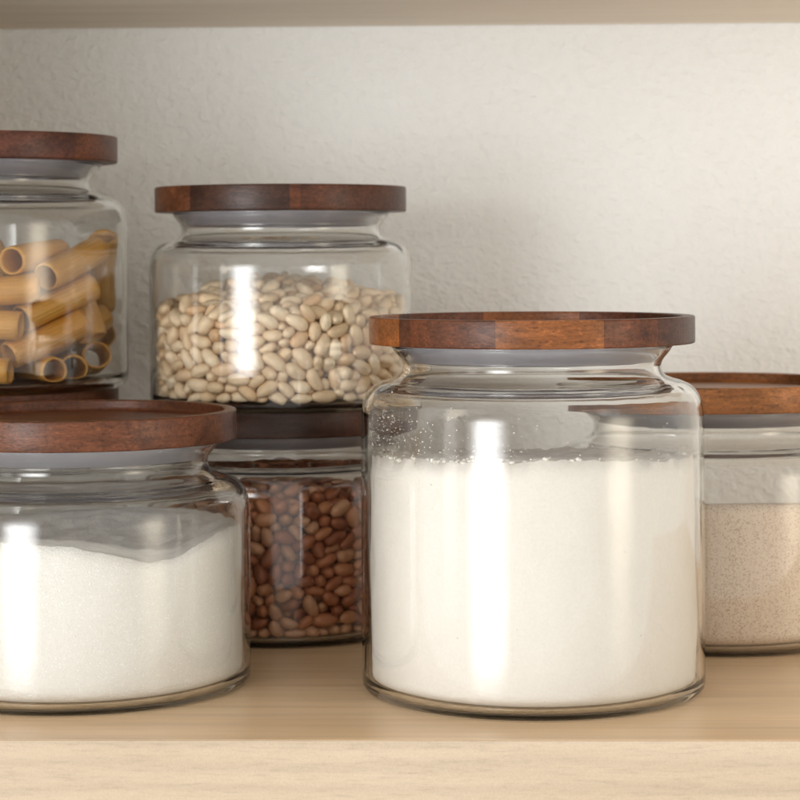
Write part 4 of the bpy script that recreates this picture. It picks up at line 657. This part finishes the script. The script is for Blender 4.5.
M_WB = mat_bean('white_bean_skin', [(0, (.70, .46, .26)), (.12, (.76, .57, .36)), (.5, (.82, .64, .43)), (.85, (.86, .71, .51)), (1, (.72, .47, .26))], .55)
M_RB = mat_bean('brown_bean_skin', [(0, (.30, .085, .032)), (.35, (.45, .145, .058)), (.65, (.56, .235, .105)), (.93, (.58, .31, .17)), (1, (.38, .115, .05))], .52)
bean_set('white_bean', rows(WHITE), 290, white_jar, .0185, [(.60, .36, .32, .05), (.66, .355, .31, .09), (.53, .36, .33, .03), (.62, .38, .33, .06)], M_WB, 1.035,
         'plump cream white bean heaped among the others in the upper bean jar', 'bean', 'white beans in the glass jar',
         'white_bean_mass', 'cream white beans filling the jar behind the ones at the glass', (5.0, 1.0, 4.9), 0.0012)
bean_set('brown_bean', rows(RED), 246, red_jar, .0185, [(.60, .36, .31, .06), (.66, .37, .31, .10), (.53, .36, .32, .03), (.62, .40, .32, .05)], M_RB, 1.035,
         'glossy reddish-brown bean packed among the others in the lower bean jar', 'bean', 'reddish-brown beans in the glass jar',
         'brown_bean_mass', 'reddish-brown beans filling the jar behind the ones at the glass', (5.1, 6.0, 6.0), 0.0012)


def pasta_bm(L, ro, ri, bend, cut):
    """a ridged tube along X, slightly bowed, its ends cut a little askew"""
    bm = bmesh.new()
    na, nl = 72, 20
    rows_ = []

    def ring(x, r, ridge):
        out = []
        for i in range(na):
            a = 2 * math.pi * i / na
            rr = r + (ridge * math.cos(22 * a) if ridge else 0)
            xx = x + cut * rr * math.cos(a) * (1 if x > 0 else -1)
            y, z = rr * math.cos(a), rr * math.sin(a)
            out.append(bm.verts.new((xx, y, z + bend * ((x / L * 2) ** 2 - .33))))
        return out
    h = L / 2
    e = .00035
    for k in range(nl + 1):
        x = -h + L * k / nl
        rows_.append(ring(x, ro if 0 < k < nl else ro - e, .00021 if 0 < k < nl else .00015))
    for k in range(nl, -1, -1):
        x = -h + L * k / nl
        rows_.append(ring(x, ri if 0 < k < nl else ri + e * .6, 0))
    rows_.append(rows_[0])
    for a, b in zip(rows_, rows_[1:]):
        for i in range(na):
            j = (i + 1) % na
            bm.faces.new((a[i], b[i], b[j], a[j]))
    bmesh.ops.recalc_face_normals(bm, faces=bm.faces)
    return bm


M_PASTA = mat_pasta()
pvar = [mesh_obj('pasta_tube', pasta_bm(.0478, .0080, .0064, b, c), M_PASTA) for b, c in ((.0006, .06), (.0012, -.05), (-.0004, .10))]
for i, (p, q, v, s) in enumerate(rows(PASTA)):
    k = i % 3
    if i < 3:
        o = pvar[k]
    else:
        o = pvar[k].copy()
        COL.objects.link(o)
    o.rotation_mode = 'QUATERNION'
    o.location = Vector(pasta_jar.location) + Vector((0, 0, .0185 * D + .0006)) + p * .01 * 1.02
    o.rotation_quaternion = q
    o.scale = (1.02, 1.0, 1.0)
    tag(o, 'amber dried pasta tube jumbled among the others in the glass jar', 'pasta', 'pasta tubes in the glass jar')


# ------------------------------------------------------------------ the setting
YAW = R_(-1.7)
PIV = Vector((0, 6.0 * D, 0))


def slab(name, x0, x1, y0, y1, z0, z1, mat, parent=None, bev=.0, sub=0):
    bm = bmesh.new()
    bmesh.ops.create_cube(bm, size=1)
    cx, cy, cz = (x0 + x1) / 2, (y0 + y1) / 2, (z0 + z1) / 2
    for v in bm.verts:
        v.co = Vector((cx + v.co.x * (x1 - x0), cy + v.co.y * (y1 - y0), cz + v.co.z * (z1 - z0)))
    if bev:
        bmesh.ops.bevel(bm, geom=bm.edges[:], offset=bev, segments=3, profile=.5, affect='EDGES')
    o = mesh_obj(name, bm, mat, parent, smooth=False)
    if parent is None:
        o.location = PIV
        o.rotation_euler = (0, 0, YAW)
    return o


def setting(name, x0, x1, y0, y1, z0, z1, mat, label, bev=0):
    o = slab(name, x0 * D, x1 * D, (y0 - 6) * D, (y1 - 6) * D, z0 * D, z1 * D, mat, None, bev)
    tag(o, label, None, kind='structure')
    return o


YF, YW = 5.88, 8.62
SX0, SX1 = -2.20, 4.6
shelf = setting('shelf', SX0, SX1, YF + .006, YW - .004, -.30, 0, M_TOP, 'pale maple shelf board carrying the jars')
slab('edge_band', SX0 * D, SX1 * D, (YF - 6) * D, (YF - 6 + .0055) * D, -.30 * D, -.0002, M_EDGE, shelf, .0004)
setting('upper_shelf', SX0, SX1, YF, YW - .004, 2.142, 2.43, M_UNDER, 'maple shelf board overhead seen from below')
setting('wall', -4.5, 7.0, YW, YW + .3, -3.0, 5.5, M_WALL, 'white wall with rough roller-textured paint')
setting('side_panel', SX0 - .13, SX0 - .002, YF, YW - .004, -.30, 2.43, M_UNDER, 'maple side panel of the cupboard')

# ------------------------------------------------------------------ light
w = bpy.data.worlds.new('World')
scene.world = w
w.use_nodes = True
bg = w.node_tree.nodes['Background']
bg.inputs['Color'].default_value = (1.0, .97, .925, 1)
bg.inputs['Strength'].default_value = 1.08


def area(name, pos, target, sx, sy, power, col, soft=0.0):
    l = bpy.data.lights.new(name, 'AREA')
    l.shape = 'RECTANGLE'
    l.size, l.size_y = sx * D, sy * D
    l.energy = power
    l.color = col
    if soft:
        # a curtained window: brightest in the middle, falling off towards its sides
        l.use_nodes = True
        t = l.node_tree
        em = t.nodes['Emission']
        g = t.nodes.new('ShaderNodeNewGeometry')
        sp = t.nodes.new('ShaderNodeSeparateXYZ')
        t.links.new(g.outputs['Parametric'], sp.inputs[0])
        last = None
        for k in (0, 1):
            d = t.nodes.new('ShaderNodeMath')
            d.operation = 'PINGPONG'
            d.inputs[1].default_value = .5
            t.links.new(sp.outputs[k], d.inputs[0])
            mr = t.nodes.new('ShaderNodeMapRange')
            mr.interpolation_type = 'SMOOTHSTEP'
            mr.inputs['From Max'].default_value = soft
            mr.inputs['To Min'].default_value = .06
            t.links.new(d.outputs[0], mr.inputs['Value'])
            if last is not None:
                m = t.nodes.new('ShaderNodeMath')
                m.operation = 'MULTIPLY'
                t.links.new(last, m.inputs[0])
                t.links.new(mr.outputs[0], m.inputs[1])
                last = m.outputs[0]
            else:
                last = mr.outputs[0]
        t.links.new(last, em.inputs['Strength'])
    o = bpy.data.objects.new(name, l)
    COL.objects.link(o)
    o.location = Vector(pos) * D
    d = (Vector(target) - Vector(pos)) * D
    o.rotation_euler = d.to_track_quat('-Z', 'Y').to_euler()
    return o


def around(ang, dist, z):
    return (math.sin(R_(ang)) * dist, 6.8 - math.cos(R_(ang)) * dist, z)


area('window_light', around(-31.5, 24, .6), (0, 6.8, 1.2), 12.2, 14.4, 215, (.98, .99, 1.0), .42)
area('window_light', around(-56, 15, 1.5), (0, 6.8, 1.2), 3.4, 8, 5, (1.0, .985, .96), .35)
area('lamp_light', around(56, 14, 1.0), (0, 6.8, .8), 6.5, 8, 24, (1.0, .88, .69), .46)

# ------------------------------------------------------------------ camera
cd = bpy.data.cameras.new('camera')
cd.sensor_width = 36
cd.lens = 36 * F / 800
cd.shift_y = -(400 - 252) / 800
cd.clip_start = .05
cd.clip_end = 60
cd.dof.use_dof = True
cd.dof.focus_distance = 6.22 * D
cd.dof.aperture_fstop = cd.lens / (.034 * D * 1000)
cam = bpy.data.objects.new('camera', cd)
COL.objects.link(cam)
cam.location = (0, 0, CAM_H * D)
cam.rotation_euler = (Matrix.Rotation(R_(90), 3, 'X') @ Matrix.Rotation(R_(-.30), 3, 'Z')).to_euler()
scene.camera = cam

scene.render.engine = 'CYCLES'
c = scene.cycles
c.use_denoising = True
c.denoiser = 'OPENIMAGEDENOISE'
c.max_bounces = 28
c.transmission_bounces = 20
c.glossy_bounces = 12
c.diffuse_bounces = 8
c.transparent_max_bounces = 16
c.use_adaptive_sampling = True
c.adaptive_threshold = .015
c.caustics_refractive = True
c.caustics_reflective = True
c.blur_glossy = .3
c.sample_clamp_indirect = 45
vs = scene.view_settings
vs.view_transform = 'Standard'
vs.look = 'None'
vs.gamma = 1
vs.exposure = .13
